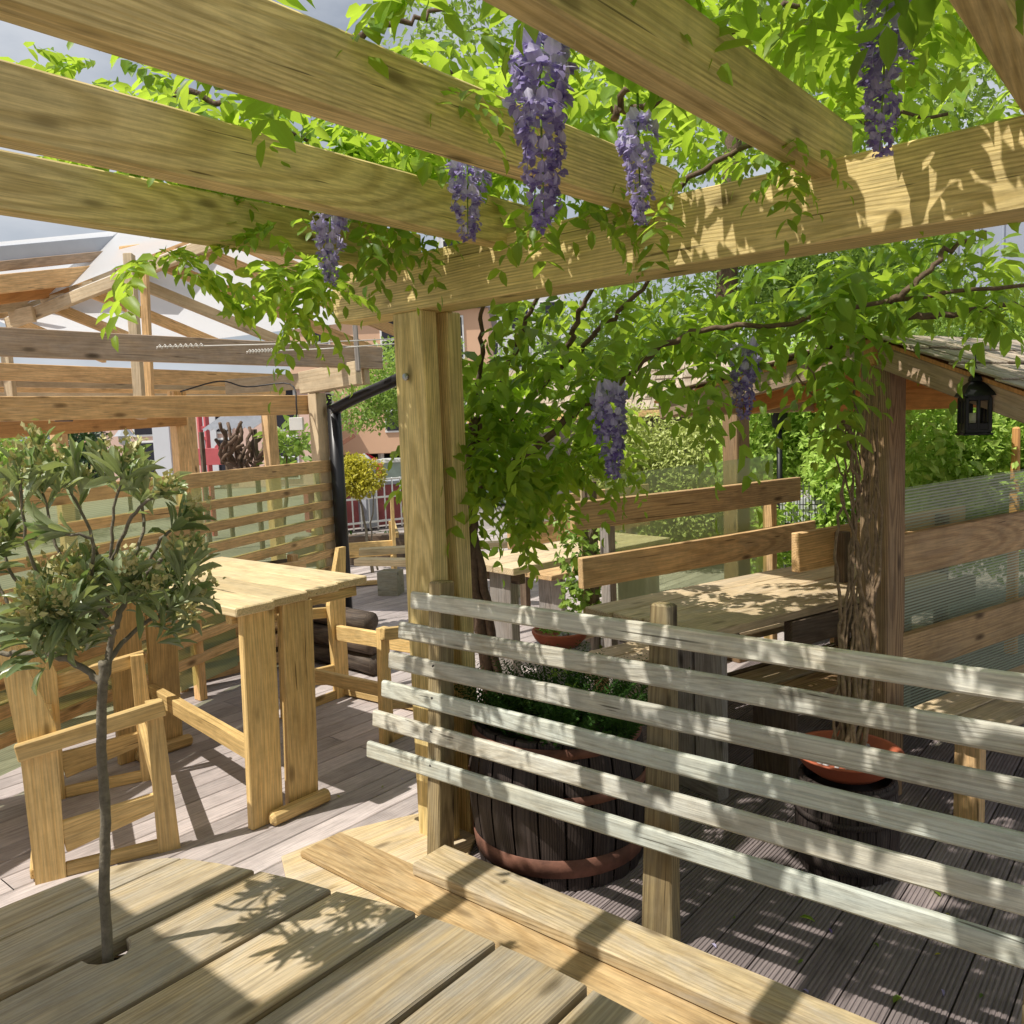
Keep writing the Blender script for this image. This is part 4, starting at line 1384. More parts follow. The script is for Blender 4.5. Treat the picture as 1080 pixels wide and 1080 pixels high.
def scatter(px0, px1, py0, py1, d0, d1, n, r0, r1):
    cs, rs = [], []
    for _ in range(n):
        q = at(random.uniform(px0, px1), random.uniform(py0, py1), random.uniform(d0, d1))
        cs.append(q); rs.append(random.uniform(r0, r1))
    return cs, rs


cs, rs = scatter(640, 770, 455, 560, 8.6, 9.4, 46, .26, .42)
bush("hedge", "pale yellow-green clipped hedge behind the brown bench back", "hedge", cs, rs, 4200, 'leaf_lime', .05)
cs, rs = scatter(790, 905, 395, 505, 7.0, 8.2, 40, .24, .44)
cs2, rs2 = scatter(862, 900, 470, 590, 6.2, 6.7, 22, .14, .24)
cs3, rs3 = scatter(792, 832, 520, 600, 6.0, 6.3, 16, .09, .16)
cs2, rs2 = cs2 + cs3, rs2 + rs3
bush("hedge", "bright green leafy hedge between the far booth post and the climbing vine post", "hedge", cs + cs2, rs + rs2, 3600, 'leaf_hedge', .07)
cs, rs = scatter(935, 1190, 385, 560, 5.4, 6.6, 90, .22, .40)
bush("hedge", "bright green leafy hedge behind the hanging lantern", "hedge", cs, rs, 3600, 'leaf_hedge', .07)
cs, rs = scatter(960, 1200, 325, 375, 8.0, 10.0, 46, .35, .6)
bush("tree", "fine-leaved light green tree rising above the booth roof at the right", "tree", cs, rs, 1500, 'leaf_tree', .065, trunk=[([at(1120, 560, 9.5), at(1110, 450, 9.5), at(1080, 350, 9.4)], .12)])
cs, rs = scatter(780, 985, 255, 340, 11, 14, 60, .45, .85)
bush("tree", "feathery pale green tree seen between the wisteria leaves and the pergola beam", "tree", cs, rs, 800, 'leaf_tree', .09, core=False, trunk=[([at(880, 520, 12.5), at(880, 400, 12.5), at(870, 280, 12.5)], .16)])
cs, rs = scatter(560, 760, 330, 440, 11.5, 14, 60, .5, .8)
bush("tree", "light green tree behind the wisteria, above the yellow-green hedge", "tree", cs, rs, 420, 'leaf_tree', .11, core=False, trunk=[([at(660, 540, 13), at(655, 430, 13), at(650, 340, 13)], .18)])
cs, rs = scatter(372, 470, 385, 432, 15, 17, 34, .38, .62)
bush("tree", "light green tree hanging over the terracotta building, left of the pergola post", "tree", cs, rs, 700, 'leaf_tree', .10, core=False, trunk=[([at(440, 545, 16.5), at(440, 470, 16.5), at(430, 400, 16)], .12)])
cs, rs = scatter(-60, 40, 455, 500, 13, 15, 30, .4, .7)
bush("tree", "dark green tree at the far left under the shelter beams", "tree", cs, rs, 800, 'leaf_hedge', .1, trunk=[([at(0, 560, 14.5), at(0, 500, 14.5)], .12)])
cs, rs = scatter(70, 90, 448, 500, 16, 17, 14, .35, .5)
bush("conifer", "dark conifer in front of the pink building, seen under the shelter beam", "tree", cs, rs, 900, 'leaf_conifer', .12, trunk=[([at(80, 560, 16.5), at(80, 500, 16.5)], .12)])
cs, rs = scatter(430, 1150, -40, 190, 9.5, 13, 120, .45, .8)  # added filler crown in place of wisteria, set back to cast no shade
bush("tree", "tall bright green filler tree whose crown fills the gaps above the pergola joists", "tree", cs, rs, 330, 'leaf_tree', .11, core=False, trunk=[([at(760, 520, 12), at(765, 350, 12), at(770, 200, 11.5), at(780, 60, 11.5)], .2)])
# yellow standard shrub in the far planter
q = gpt(378, 9.3)
cs, rs = scatter(352, 400, 488, 520, 9.1, 9.5, 16, .10, .17)
bush("standard_shrub", "small yellow-leaved standard tree beside the black drainpipe", "shrub", cs, rs, 11000, 'leaf_yellow', .05, core=False, trunk=[([at(393, 606, 9.3), at(386, 560, 9.3), at(378, 520, 9.3)], .02), ([at(400, 600, 9.3), at(392, 570, 9.35), at(394, 520, 9.3)], .012)], tm='bark_grey')
cs, rs = scatter(345, 425, 574, 584, 10, 10.8, 26, .12, .2)
bush("planter_hedge", "low dark green planting below the white railing", "hedge", cs, rs, 1500, 'leaf_fern', .05)
q = gpt(345, 9.6)
b = MB(); b.beam(q + V(-.5, -.2, .16), gpt(450, 9.8) + V(0, 0, .16), .2, .36); tag(b.build("planter_wall", 'dark_wood'), "dark timber planter edge below the low green planting, beside the drainpipe", "planter")
# branchy shrub and broad-leaved plant seen through the shelter
t = thing("bare_shrub", gpt(258, 10.5), "bare-branched shrub under the tin canopy, seen through the shelter", "shrub")
b = MB()
for k in range(26):
    x = random.uniform(228, 282)
    a = at(x * .4 + 155, 500, 10.5 + random.uniform(-.3, .3)); c = at(x + random.uniform(-14, 14), random.uniform(445, 470), 10.5 + random.uniform(-.4, .4))
    b.tube(curve_pts([a, a.lerp(c, .5) + V(random.gauss(0, .08), random.gauss(0, .08), 0), c], 4, .02), .022, 6)
b.build("branches", 'bark', t)
cs, rs = scatter(285, 322, 456, 482, 9.8, 10.6, 9, .12, .22)
bush("broad_leaved_plant", "green broad-leaved plant behind the slatted windbreak, beside the corner post", "plant", cs, rs, 900, 'leaf_tree', .14, core=False, trunk=[([at(300, 560, 10.2), at(302, 480, 10.2)], .03)])
# ivy on a dark stake left of the brown bench
iv = gpt(607, 4.75)
cs = [V(iv.x + random.gauss(0, .05), iv.y + random.gauss(0, .05), z) for z in np.linspace(.15, 1.05, 22)]
bush("ivy", "ivy climbing the dark stake left of the brown bench back", "plant", cs, [.09] * 22, 5200, 'leaf_tree', .05, core=False, wr=.75)
b = MB(); b.beam(iv + V(.07, .02, 0), iv + V(.07, .02, 1.25), .06, .06, (0, 1, 0)); b2 = b.build("stake", 'dark_wood'); tag(b2, "dark upright stake with ivy beside the brown bench back", "post")
b = MB(); b.tube([iv + V(.05, -.04, 0), iv + V(.055, -.04, 1.35)], .008, 6); tag(b.build("thin_cane", 'stake'), "thin pale cane standing by the ivy-covered stake", "cane")

# ================================================================== WISTERIA
ws = thing("wisteria", (-2.05, 2.75, 0), "flowering wisteria covering the pergola with hanging lilac clusters", "climber")
DW = 3.55
b = MB()


def stem(pts, r0, r1, jit=.004, n=7):
    q = curve_pts(pts, n, jit)
    b.tube(q, taper_r(len(q), r0, r1), 9, wob=.18)
    return q


base = gpt(512, 3.75)
for k in range(4):
    o = V(random.gauss(0, .02), random.gauss(0, .02), 0)
    stem([base + o, at(508 + k * 3, 690, 3.7) + o, at(492 + k * 5, 610, DW) + o * .5, at(487 + k * 4, 545, DW) - o, at(492 + k * 3, 490, DW - .05) + o, at(500 + k * 3, 440, DW - .1)], .030 - .003 * k, .016)
b.build("trunk", 'bark', ws)
b = MB()
ROUTES = [
    [(495, 540, 3.5), (520, 505, 3.4), (560, 475, 3.3), (605, 437, 3.2), (650, 405, 3.1), (700, 366, 3.0), (745, 348, 2.95), (835, 340, 2.85), (940, 318, 2.75), (1100, 300, 2.6)],
    [(510, 470, 3.45), (560, 420, 3.3), (606, 374, 3.15), (640, 340, 3.0), (690, 290, 2.85), (720, 250, 2.75)],
    [(598, 372, 3.18), (610, 335, 3.1), (626, 300, 3.0), (640, 250, 2.9)],
    [(505, 480, 3.5), (530, 400, 3.35), (548, 355, 3.2), (566, 312, 3.05), (590, 250, 2.9)],
    [(500, 430, 3.45), (507, 380, 3.3), (508, 328, 3.15), (515, 270, 3.0)],
    [(940, 318, 2.75), (965, 300, 2.7), (1000, 265, 2.7), (1040, 245, 2.7)],
    [(960, 335, 2.8), (1010, 330, 2.8), (1060, 322, 2.8), (1110, 330, 2.8)],
]
for r in ROUTES:
    stem([at(*p_) for p_ in r], .017 if r is ROUTES[0] else .012, .006, .006)
# stems over the joists
TOP = [[(690, 40, 2.0), (760, 35, 2.1), (820, 12, 2.1), (880, -10, 2.1)], [(655, 128, 2.2), (660, 95, 2.15), (700, 80, 2.1), (730, 60, 2.1)], [(648, 120, 2.25), (690, 110, 2.2), (740, 85, 2.2)],
       [(180, 95, 2.4), (230, 108, 2.4), (270, 125, 2.4), (330, 150, 2.6)], [(380, 35, 2.2), (420, 25, 2.2), (470, 10, 2.2)], [(700, 200, 2.9), (800, 150, 2.7), (900, 130, 2.6), (1000, 120, 2.5)], [(450, 60, 2.3), (520, 110, 2.6), (600, 190, 3.0)]]
for r in TOP:
    stem([at(*p_) for p_ in r], .010, .005, .008)
b.build("branch", 'bark', ws)

LP, LD, LN, LL, LT = [], [], [], [], []


def put(P, D, L=.2, pairs=5, droop=.5, tb=0.0):
    a = wis_leaves(P, D, L, pairs, droop)
    LP.append(a[0]); LD.append(a[1]); LN.append(a[2]); LL.append(a[3]); LT.append(np.clip(a[4] + tb, 0, 1))


def region(n, px, py, d, L=.2, droop=.5, dirz=(-.5, .5), pairs=5, tb=0.0, avoid=None):
    P = []
    while len(P) < n:
        x, y, dd_ = random.uniform(*px), random.uniform(*py), random.uniform(*d)
        if avoid and avoid(x, y):
            continue
        P.append(at(x, y, dd_))
    put(np.array(P), rnd_dirs(n, *dirz), L, pairs, droop, tb)


# canopy lying on and above the joists
def canopy(n, xr, yr, zr, L=.205, tb=.1, keep=None):
    P = []
    while len(P) < n:
        x, y, z = random.uniform(*xr), random.uniform(*yr), random.uniform(*zr)
        if keep and not keep(x, y, z):
            continue
        P.append((x, y, z))
    put(np.array(P), rnd_dirs(n, -.35, .35), L, 5, .35, tb)


canopy(215, (-1.75, 1.0), (1.45, 2.4), (2.38, 2.66), keep=lambda x, y, z: y > 1.5 + max(0, (-1.0 - x)) * .3)
canopy(250, (-1.1, 1.1), (.85, 1.7), (2.36, 2.6))
canopy(34, (-1.75, -1.15), (1.0, 1.5), (2.36, 2.5))
canopy(90, (-2.4, -1.4), (1.75, 2.35), (2.36, 2.58), .19)
canopy(130, (-1.3, .9), (2.4, 3.1), (2.4, 2.8))
canopy(22, (-2.9, -2.0), (1.0, 2.0), (2.36, 2.5), .16)
canopy(60, (-2.8, -2.15), (1.15, 2.05), (2.38, 2.52), .17)  # this and the next: hidden leaves added to shade the pergola post
canopy(80, (-2.68, -2.22), (1.2, 1.95), (2.38, 2.6), .18)
region(70, (600, 1080), (0, 140), (2.9, 3.8), .2, .5, (-.5, .3), 5, tb=.2)
region(44, (840, 1080), (235, 325), (2.8, 3.4), .19, .6, (-.7, .3), 5, tb=0)
# curtain behind the beam
region(100, (478, 635), (365, 495), (3.1, 3.75), .21, .5, (-.6, .45), tb=.12)
region(36, (455, 540), (430, 515), (3.2, 3.6), .2, .6, (-.7, .2), tb=.1)
region(20, (555, 598), (470, 530), (3.4, 3.8), .2, .7, (-.8, .2), tb=.05)
region(9, (600, 640), (450, 480), (3.3, 3.6), .18, .7, (-.8, .2), tb=.1)
region(12, (500, 560), (520, 545), (3.5, 3.7), .18, .9, (-1, -.2), tb=0)
region(50, (500, 760), (300, 400), (2.9, 3.5), .22, .5, (-.6, .4), tb=-.1)
region(34, (640, 880), (285, 360), (2.7, 3.3), .2, .55, (-.7, .3), 4, tb=-.1)
region(30, (800, 1000), (262, 318), (2.6, 3.1), .24, .6, (-.6, .3), 4, tb=-.2)
region(14, (830, 915), (330, 400), (2.9, 3.1), .22, .7, (-.9, 0), 4, tb=-.15)
region(7, (1000, 1080), (290, 315), (2.6, 2.9), .2, .6, (-.6, .2), 5, tb=.15)
region(6, (700, 755), (385, 410), (2.7, 2.8), .2, .8, (-1, -.4), 4, tb=.05)
region(4, (650, 664), (485, 500), (3.3, 3.5), .13, .8, (-1, -.6), 5, tb=.1)
# sprigs hanging below the joists at the left
region(12, (150, 200), (258, 290), (2.25, 2.45), .18, .45, (-.5, .25), 5, tb=.3)
region(26, (265, 350), (268, 320), (2.35, 2.7), .16, .45, (-.5, .25), 5, tb=.3)
region(5, (305, 325), (325, 340), (2.4, 2.6), .15, .8, (-.9, -.1), 5, tb=.2)
region(12, (385, 480), (225, 265), (2.5, 2.8), .16, .8, (-.8, .2), 4, tb=-.2)
region(6, (250, 320), (225, 245), (2.5, 2.7), .17, .5, (-.4, .3), 4)
region(8, (170, 240), (95, 130), (2.0, 2.2), .15, .5, (-.3, .4), 4, tb=.1)
region(30, (0, 190), (48, 100), (2.5, 2.9), .17, .5, (-.4, .3), 5, tb=.2)
region(40, (190, 420), (105, 175), (2.5, 3.0), .17, .5, (-.4, .3), 5, tb=.15)
region(30, (370, 500), (150, 215), (2.4, 2.9), .17, .6, (-.6, .3), 5, tb=.1)
region(8, (455, 500), (90, 115), (1.7, 1.8), .12, .5, (-.4, .2), 4, tb=.1)
region(26, (560, 740), (170, 235), (2.2, 2.6), .16, .7, (-.8, .2), 4, tb=-.05)
region(9, (820, 860), (145, 185), (1.85, 1.98), .11, .8, (-.8, .2), 4, tb=0)
region(18, (930, 1080), (120, 185), (1.95, 2.1), .13, .7, (-.8, .3), 4, tb=.05)
A = [np.concatenate(x) for x in (LP, LD, LN, LL, LT)]
leaf_mesh("foliage", 'leaf_wis', ws, A[0], A[1], A[2], A[3], rng.uniform(.42, .56, len(A[0])), A[4])


def raceme(top, length, width, label, nfl=110, pale=0.0):
    """hanging flower cluster: overlapping cupped petals on a thin stalk"""
    P, D, N, L, T, W = [], [], [], [], [], []
    lean = np.array([random.uniform(-.04, .04), random.uniform(-.04, .04), 0])
    for k in range(nfl):
        f = (k + random.random()) / nfl
        prof = (.55 + .6 * min(1, f / .12)) if f < .12 else 1.08 - .75 * ((f - .12) / .88) ** 1.1
        a = random.uniform(0, 2 * PI)
        rr = width / 2 * prof * random.uniform(.45, 1.0)
        c = np.array(top) + np.array([math.cos(a) * rr, math.sin(a) * rr, -f * length]) + lean * f * length * 2
        o = np.array([math.cos(a), math.sin(a), 0])
        s = (.95 - .5 * f) * width * .36
        # banner petal, two wings and keel for every floret
        for (dv, nv_, ls, tt_) in ((o * .3 + np.array([0, 0, .95]), o + np.array([0, 0, -.3]), 1.0, .78), (np.array([-o[1], o[0], 0]) * .8 + o * .5, np.array([0, 0, 1.0]) + o * .6, .75, .45), (np.array([o[1], -o[0], 0]) * .8 + o * .5, np.array([0, 0, 1.0]) + o * .6, .75, .4), (o * .9 + np.array([0, 0, -.5]), o * .4 + np.array([0, 0, 1.0]), .7, .15)):
            P.append(c + rng.normal(0, s * .12, 3)); D.append(dv + rng.normal(0, .3, 3)); N.append(nv_ + rng.normal(0, .35, 3)); L.append(s * ls * random.uniform(.85, 1.25)); T.append(min(1, max(0, tt_ + pale + .5 * (.42 - f) + random.gauss(0, .14)))); W.append(random.uniform(.75, 1.1))
    o_ = leaf_mesh("flower_cluster", 'petal', ws, P, D, N, L, W, T)
    o_['label'] = label
    q = MB()
    t0, t1 = Vector(top), Vector(top) + V(lean[0] * length * 2, lean[1] * length * 2, -length * .98)
    q.tube([t0 + V(0, 0, .06), t0, t0.lerp(t1, .5), t1], [.003, .003, .002, .001], 5)
    q.build("stalk", 'leaf_tree', o_)


for (px, y0, y1, L_, wpx, n_, pale, lab) in ((568, 40, 240, .35, 60, 150, 0.0, "longest lilac flower cluster, hanging in front of the second joist"), (673, 126, 235, .25, 38, 105, .2, "pale lilac flower cluster left of the beam's middle"),
                                     (493, 172, 252, .2, 38, 80, .05, "short purple flower cluster under the second joist"), (348, 226, 300, .19, 32, 75, .1, "small lilac flower cluster above the shelter roof"),
                                     (937, -18, 155, .31, 54, 120, 0.0, "dark lilac flower cluster hanging near the right end of the beam"), (640, 412, 505, .31, 36, 110, -.05, "purple flower cluster below the beam, before the clear sheet"),
                                     (787, 366, 440, .24, 32, 95, -.12, "shaded purple flower cluster below the right branch")):
    d = L_ / (y1 - y0) * 881
    raceme(at(px, y0, d), L_, wpx / 881 * d, lab, n_, pale)

# climbing vine on the booth post
cv = thing("climbing_vine", (vc.x, vc.y, .38), "twisting brown climbing vine rising from the red bowl up the old booth post", "climber")
b = MB()
V0 = V(vc.x, vc.y, .38)
for k in range(15):
    o = V(random.gauss(0, .035), random.gauss(0, .03), 0)
    px = random.uniform(890, 922)
    top = random.uniform(395, 480)
    pts = [V0 + o, at(px - 4, 735, 3.02) + o * .3, at(px + random.uniform(-10, 10), 660, 3.12), at(px + random.uniform(-12, 12), 590, 3.15), at(px + random.uniform(-10, 12), 520, 3.17), at(px + random.uniform(-12, 12), top, 3.18)]
    q = curve_pts(pts, 6, .004)
    b.tube(q, taper_r(len(q), random.uniform(.005, .011), .0035), 7, wob=.25)
for r in ([(905, 470, 3.15), (893, 450, 3.1), (880, 440, 3.1), (860, 420, 3.05), (840, 395, 3.0)], [(908, 500, 3.15), (897, 470, 3.1), (885, 452, 3.05), (868, 430, 3.0)], [(906, 450, 3.15), (900, 420, 3.1), (905, 385, 3.05), (890, 350, 3.0)], [(910, 520, 3.15), (898, 490, 3.1), (896, 455, 3.1), (880, 430, 3.05), (850, 385, 2.95)]):
    q = curve_pts([at(*p_) for p_ in r], 6, .004)
    b.tube(q, taper_r(len(q), .007, .003), 6, wob=.2)
b.build("stems", 'vine_pale', cv)
P = np.array([at(random.uniform(835, 905), random.uniform(380, 455), random.uniform(2.95, 3.1)) for _ in range(10)])
a = wis_leaves(P, rnd_dirs(10, -.8, .2), .18, 3, .6)
leaf_mesh("foliage", 'leaf_wis', cv, a[0], a[1], a[2], a[3], .5, a[4] * .6)

# fallen leaves on the deck
for (px, py, r, lab) in ((843, 967, .3, "fallen green leaf on the shaded deck beside the pale floor timber"), (942, 1058, 1.4, "fallen green leaf on the deck near the lower right corner"), (992, 945, 2.3, "dark curled fallen leaf on the deck under the screen")):
    q = onz(px, py, .006)
    t = thing("fallen_leaf", q, lab, "leaf")
    leaf_mesh("blade", 'leaf_wis', t, [q], [(math.cos(r), math.sin(r), .02)], [(0, .15, 1)], .05, .4, [.7])

for k in range(30):
    if k < 22:
        q = V(random.uniform(-1.15, .3), random.uniform(2.12, 3.0), .004)
        lab, grp = "tiny fallen leaf or petal lying on the shaded ribbed deck under the wisteria", "leaf litter on the ribbed deck"
    else:
        q = V(random.uniform(-2.9, -2.3), random.uniform(1.75, 2.9), .004)
        lab, grp = "tiny fallen leaf or petal lying on the sunlit deck beside the pergola post", "leaf litter on the sunlit deck"
    t = thing("fallen_leaf", q, lab, "leaf", grp)
    a = random.uniform(0, 6.28)
    leaf_mesh("blade", 'petal' if k % 3 == 0 else 'leaf_yellow' if k % 3 == 1 else 'leaf_wis', t, [q], [(math.cos(a), math.sin(a), .06)], [(random.uniform(-.3, .3), .15, 1)], random.uniform(.012, .03), .45, [random.random()])

# ================================================================== BUILDINGS AND STREET BEYOND
def building(name, label, px0, px1, pyb, pyt, d, mat, rows, cols, wmat='dark_void', ww=1.0, wh=1.3, depth=6, roof=None, yaw=None, floor=True):
    a, c = at(px0, 450, d), at(px1, 450, d if yaw is None else yaw)
    a.z = c.z = 0
    z1 = at((px0 + px1) / 2, pyt, d).z
    z0 = -0.05 if floor else at((px0 + px1) / 2, pyb, d).z
    u = (c - a)
    Lw = u.length
    u.normalize()
    nrm = V(u.y, -u.x, 0)
    t = thing(name, (a.x, a.y, 0), label, "building")
    b = MB()
    cen = (a + c) / 2 - nrm * depth / 2
    b.beam(V(a.x, a.y, (z0 + z1) / 2) - nrm * depth / 2, V(c.x, c.y, (z0 + z1) / 2) - nrm * depth / 2, depth, z1 - z0, (0, 0, 1), .02)
    b.build("wall", mat, t)
    for r in range(rows):
        for k in range(cols):
            zc = z0 + (z1 - z0) * (r + .6) / rows
            q = a + u * (Lw * (k + .5) / cols) + nrm * .02 + V(0, 0, zc)
            b = MB(); b.beam(q - u * (ww / 2 + .06), q + u * (ww / 2 + .06), .06, wh + .12, (0, 0, 1), .01); f = b.build("window", 'white_paint', t)
            b = MB(); b.beam(q + nrm * .02 - u * ww / 2, q + nrm * .02 + u * ww / 2, .05, wh, (0, 0, 1), .01); b.build("pane", wmat, f)
            b = MB(); b.beam(q + nrm * .03 - u * (ww / 2), q + nrm * .03 + u * (ww / 2), .06, .06, (0, 0, 1), .01); b.build("glazing_bar", 'white_paint', f)
    b = MB(); b.beam(V(a.x, a.y, z1 + .06) - u * .2 - nrm * depth / 2, V(c.x, c.y, z1 + .06) + u * .2 - nrm * depth / 2, depth + .4, .12); b.build("roof", roof or 'grey_paint', t)
    return t, a, u, nrm, z0, z1


t, a, u, nrm, z0, z1 = building("terracotta_building", "terracotta building with narrow windows behind the yellow standard tree", 310, 520, 478, 330, 27, 'wall_terra', 2, 3, ww=.42, wh=1.25, floor=False)
for k in range(9):
    q = a + u * (.3 + k * .8) + nrm * -.4
    b = MB(); b.beam(V(q.x, q.y, 0), V(q.x, q.y, z0), .14, .14, (0, 1, 0)); b.build("column", 'white_paint', t)
b = MB(); b.beam(a - nrm * 3 + V(0, 0, z0 / 2), a + u * 6.4 - nrm * 3 + V(0, 0, z0 / 2), .2, z0); b.build("undercroft", 'dark_void', t)
t, a, u, nrm, z0, z1 = building("pink_building", "pale pink building with dark windows seen under the shelter beam at the left", 55, 330, 560, 415, 25, 'wall_pink', 2, 4, ww=.9, wh=1.2)
for k in (.12, .42, .60):
    q = a + u * (7.8 * k) + nrm * .06
    b = MB(); b.beam(V(q.x, q.y, 0), V(q.x, q.y, z1 - .1), .5, .1, (-nrm.x, -nrm.y, 0)); b.build("pilaster", 'wall_white' if k != .12 else 'wall_terra', t)
building("white_building", "tall white and brown building beyond the wisteria beside the pergola post", 470, 600, 560, 240, 45, 'wall_white', 6, 4, ww=1.0, wh=1.3, roof='grey_paint')
q0, q1 = gpt(494, 44.6), gpt(503, 44.6)
t = thing("brown_tower", q0, "narrow brown clad tower in front of the tall white building", "building")
b = MB(); b.beam(q0 + V(0, 0, 6.3), q1 + V(0, 0, 6.3), .5, 12.6); b.build("wall", 'wall_brown', t)
b = MB(); b.beam(q0 + V(0, 0, 12.66), q1 + V(0, 0, 12.66), .7, .12); b.build("roof", 'grey_paint', t)
t, a, u, nrm, z0, z1 = building("metal_building", "tall blue-grey metal-clad building at the upper right under the pergola beam", 900, 1300, 560, 190, 26, 'metal_clad', 0, 0, yaw=24)
for k in range(20):
    q = a + u * (.4 + k * .62) + nrm * .03
    b = MB(); b.beam(V(q.x, q.y, 0), V(q.x, q.y, z1 - .05), .05, .06, (-nrm.x, -nrm.y, 0), .005); b.build("seam", 'metal_clad' if k % 4 else 'steel', t)

# thatch-roofed hut behind the hedge
h0 = gpt(640, 10.4)
t = thing("far_hut", h0, "low hut with pale wooden shake roof behind the yellow-green hedge", "hut")
ux = V(.92, .39, 0)
b = MB(); b.beam(h0 - ux * 1.2 + V(0, 0, .88), h0 + ux * 1.8 + V(0, 0, .88), 1.0, 1.76); b.build("wall", 'grey_leg', t)
b = MB()
ny = V(ux.y, -ux.x, 0)
for r in range(5):
    for k in range(34):
        p0 = h0 - ux * 1.5 + ux * (k * .105) + ny * (.95 - r * .22) + V(0, 0, 1.68 + r * .115 + random.uniform(0, .02))
        b.beam(p0, p0 - ny * .27 + V(0, 0, .125), .098, .02, (0, 0, 1), .003)
b.build("roof", 'shake', t)
b = MB(); b.beam(h0 - ux * 1.5 + ny * .95 + V(0, 0, 1.64), h0 + ux * 2.07 + ny * .95 + V(0, 0, 1.64), .03, .07); b.build("fascia", 'orange', t)
# pale trellis fence in the gap
q0, q1 = gpt(822, 6.3), gpt(872, 6.2)
t = thing("trellis_fence", q0, "pale blue-white fence with dark wire trellis half hidden by green leaves", "fence")
b = MB(); b.beam(q0 + V(0, 0, .55), q1 + V(0, 0, .55), .02, .8); b.build("panel", 'wall_white', t)
b = MB()
u = (q1 - q0).normalized(); nr = V(u.y, -u.x, 0) * .03
Lf = (q1 - q0).length
for k in range(9):
    q = q0 + u * (Lf * k / 8) + nr
    b.tube([q + V(0, 0, .15), q + V(0, 0, 1.07)], .004, 5)
for k in range(7):
    b.tube([q0 + nr + V(0, 0, .2 + k * .14), q1 + nr + V(0, 0, .2 + k * .14)], .004, 5)
b.build("wire_trellis", 'black_metal', t)
q = gpt(822, 7.0)
t = thing("garden_lamp", q, "small dark garden lamp on a post in the hedge beside the far booth post", "lamp")
b = MB(); b.tube([q, q + V(0, 0, 1.45)], .025, 10); b.build("pole", 'black_metal', t)
b = MB(); b.lathe(q + V(0, 0, 1.45), [(.03, 0), (.06, .03), (.07, .16), (.12, .17), (.05, .24), (.0, .27)], 12, False); b.build("head", 'black_metal', t)
q0 = gpt(1072, 5.2)
b = MB(); b.beam(q0, q0 + V(0, 0, 1.45), .07, .07, (0, 1, 0), .01, taper=(.6, .6)); tag(b.build("pointed_post", 'orange_dark'), "orange pointed post behind the clear sheet at the right edge", "post")

# white railing with brick wall behind
r0, r1 = gpt(330, 12.6), gpt(500, 14.2)
u = (r1 - r0).normalized(); Lr = (r1 - r0).length
t = thing("white_railing", r0, "white metal railing beyond the deck, left of the pergola post", "railing")
for z in (.12, .5, .78):
    b = MB(); b.beam(r0 + V(0, 0, z), r1 + V(0, 0, z), .03, .03); b.build("rail", 'white_paint', t)
nb_ = int(Lr / .14)
for k in range(nb_):
    q = r0 + u * (k * .14)
    b = MB(); b.tube([q, q + V(0, 0, .80)], .012, 6); b.build("bar", 'white_paint', t)
nr = V(-u.y, u.x, 0)
w0, w1 = r0 + nr * .5, r1 + nr * .5
t = thing("brick_wall", w0, "low dark red brick wall with grey coping behind the white railing", "wall")
b = MB(); b.beam(w0 + V(0, 0, .33), w1 + V(0, 0, .33), .2, .66); b.build("wall", 'brick', t)
b = MB(); b.beam(w0 + V(0, 0, .69), w1 + V(0, 0, .69), .28, .06); b.build("coping", 'grey_paint', t)
for f in (.34, .12):
    q = w0.lerp(w1, f) - nr * .14
    b = MB(); b.beam(q, q + V(0, 0, 1.0), .24, .24, (0, 1, 0)); b.build("pier", 'grey_paint', t)
    b = MB(); b.lathe(q + V(0, 0, 1.0), [(.2, 0), (.2, .05), (.1, .14), (0, .2)], 4, False); b.build("pier_cap", 'grey_paint', t)
q0 = gpt(405, 17)
t = thing("pale_counter", q0, "pale green counter with white top beyond the brick wall", "counter")
b = MB(); b.beam(q0 + V(0, 0, .45), q0 + V(2.3, 1.6, .45), .6, .9); b.build("body", 'teal_paint', t)
b = MB(); b.beam(q0 + V(-.1, -.1, .93), q0 + V(2.4, 1.7, .93), .8, .06); b.build("top", 'white_paint', t)
# red machine with angled hood and arm
rc = at(398, 492, 19)
t = thing("red_machine", (rc.x, rc.y, 0), "red angular machine body with raised arm in front of the terracotta building", "machine")
uu = V(RT.x, RT.y, 0).normalized(); vv = V(-uu.y, uu.x, 0)
sc = 19 / 881
prof = [(-14, 20), (-13, 14), (-4, 13.5), (1, 12), (12, 4), (16, 1), (17, -14), (12, -17), (2, -14), (-4, -6), (-10, 2)]
b = MB()
f_ = [rc + uu * x * sc + V(0, 0, (y - 6) * sc) - vv * .45 for x, y in prof]
k_ = [v + vv * .9 for v in f_]
n_ = len(prof)
b.add(f_ + k_, [tuple(range(n_)), tuple(range(2 * n_ - 1, n_ - 1, -1))] + [(i, i + n_, (i + 1) % n_ + n_, (i + 1) % n_) for i in range(n_)])
b.build("body", 'red_paint', t)
q = rc + uu * -1 * sc + V(0, 0, 1.5 * sc) - vv * .46
b = MB(); b.beam(q - vv * .02, q + vv * .02, .07, .09, (0, 0, 1)); b.build("port", 'dark_void', t)
q = rc + uu * 14 * sc
b = MB(); b.tube([q + V(0, 0, -3 * sc) - vv * .48, q + V(0, 0, -20 * sc) - vv * .48], .06, 8); b.build("tube_leg", 'red_paint', t)
b = MB(); b.beam(rc + uu * -12 * sc + V(0, 0, -3 * sc), V(rc.x, rc.y, 0) + uu * -12 * sc, .3, .3, (0, 1, 0)); b.build("column", 'red_paint', t)
b = MB(); b.beam(at(349, 475, 19), at(374, 459, 19), .06, .09); b.build("arm", 'wall_brown', t)
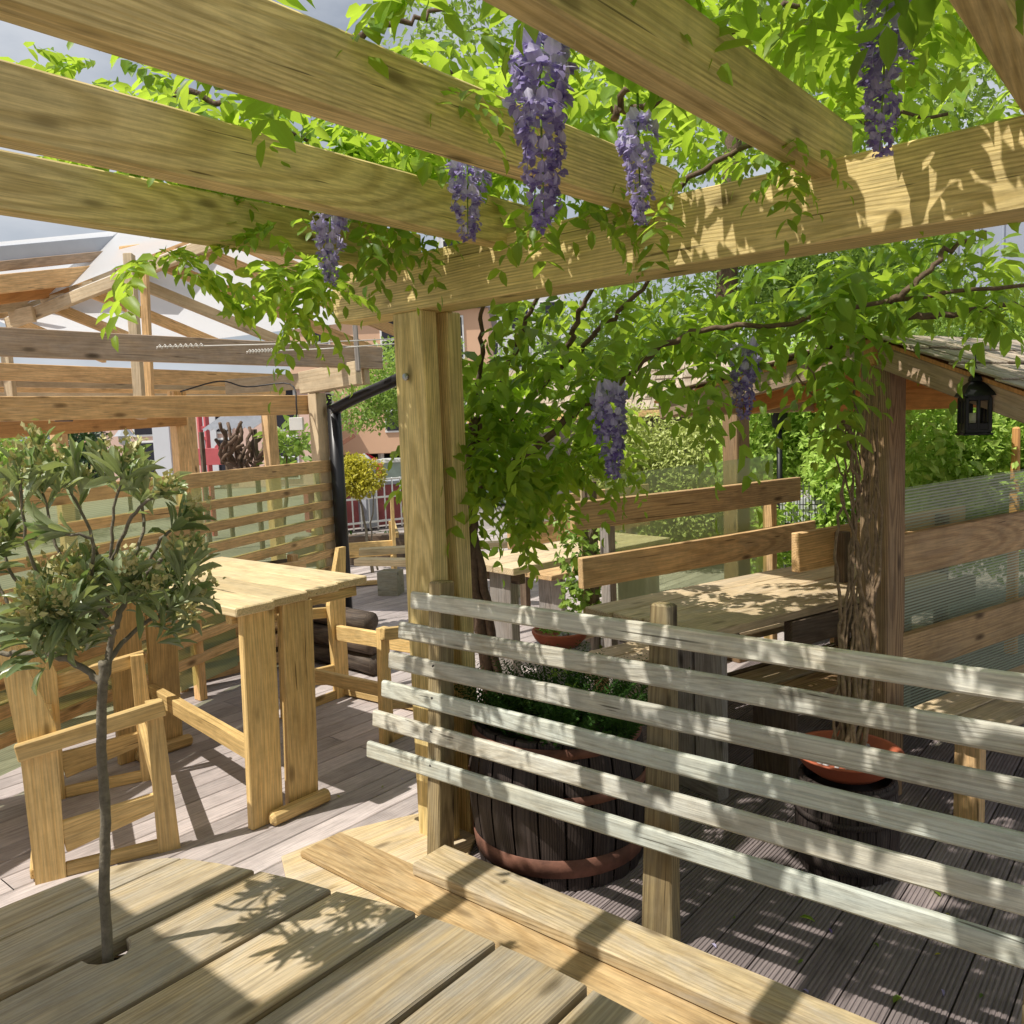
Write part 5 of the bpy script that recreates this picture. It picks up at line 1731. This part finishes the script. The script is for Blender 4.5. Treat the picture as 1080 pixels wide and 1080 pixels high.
# faded red swing frame and tin canopy seen through the shelter
sw = gpt(215, 13)
t = thing("playground_tower", sw, "faded red steel frame with a panel, seen between shelter posts", "frame")
for px in (211, 218):
    q = gpt(px, 13)
    b = MB(); b.beam(q, q + V(0, 0, 2.3), .05, .07, (0, 1, 0)); b.build("upright", 'pink_red', t)
for py in (452, 463):
    b = MB(); b.beam(at(210, py, 13), at(219, py - 1, 13), .04, .06); b.build("rung", 'pink_red', t)
b = MB(); b.beam(at(206, 482, 12.9), at(240, 481, 12.9), .05, .26); b.build("panel", 'pink_red', t)
b = MB(); b.beam(at(228, 470, 13), at(246, 486, 13), .05, .07); b.build("brace", 'pink_red', t)
tc_ = at(250, 446, 11)
t = thing("tin_canopy", (tc_.x, tc_.y, 0), "sloping corrugated tin canopy seen through the shelter", "canopy")
P4 = [at(212, 454, 10.6), at(268, 451, 10.6), at(288, 437, 11.8), at(236, 437, 11.8)]
b = MB()
vs, fs = [], []
for k in range(41):
    f = k / 40
    z = .015 * math.sin(k * PI / 2)
    vs += [P4[0].lerp(P4[1], f) + V(0, 0, z), P4[3].lerp(P4[2], f) + V(0, 0, z)]
for k in range(40):
    fs.append((2 * k, 2 * k + 2, 2 * k + 3, 2 * k + 1))
b.add(vs, fs)
b.build("corrugated_sheet", 'tin', t)
for p_ in (P4[0], P4[1], P4[2], P4[3]):
    b = MB(); b.beam(V(p_.x, p_.y, 0), p_ - V(0, 0, .02), .05, .05, (0, 1, 0)); b.build("post", 'dark_wood', t)
for px, lab in ((200, "pale pipe post behind the shelter's orange post"),):
    q = gpt(px, 10)
    b = MB(); b.tube([q, q + V(0, 0, 2.2)], .035, 10); tag(b.build("pipe_post", 'steel'), lab, "post")
q = at(131, 456, 18)
t = thing("street_lamp", (q.x, q.y, 0), "dark street lamp with conical blue-grey shade in front of the pink building", "street lamp")
b = MB(); b.tube([(q.x, q.y, 0), (q.x, q.y, q.z - .12)], .045, 8); b.build("pole", 'black_metal', t)
b = MB(); b.lathe(q, [(.24, -.08), (.20, -.06), (.04, .14), (0, .16)], 14, False); b.build("shade", 'grey_paint', t)
b = MB(); b.lathe(q, [(.05, -.28), (.12, -.24), (.13, -.08)], 12, False); b.build("lamp_glass", 'white_paint', t)
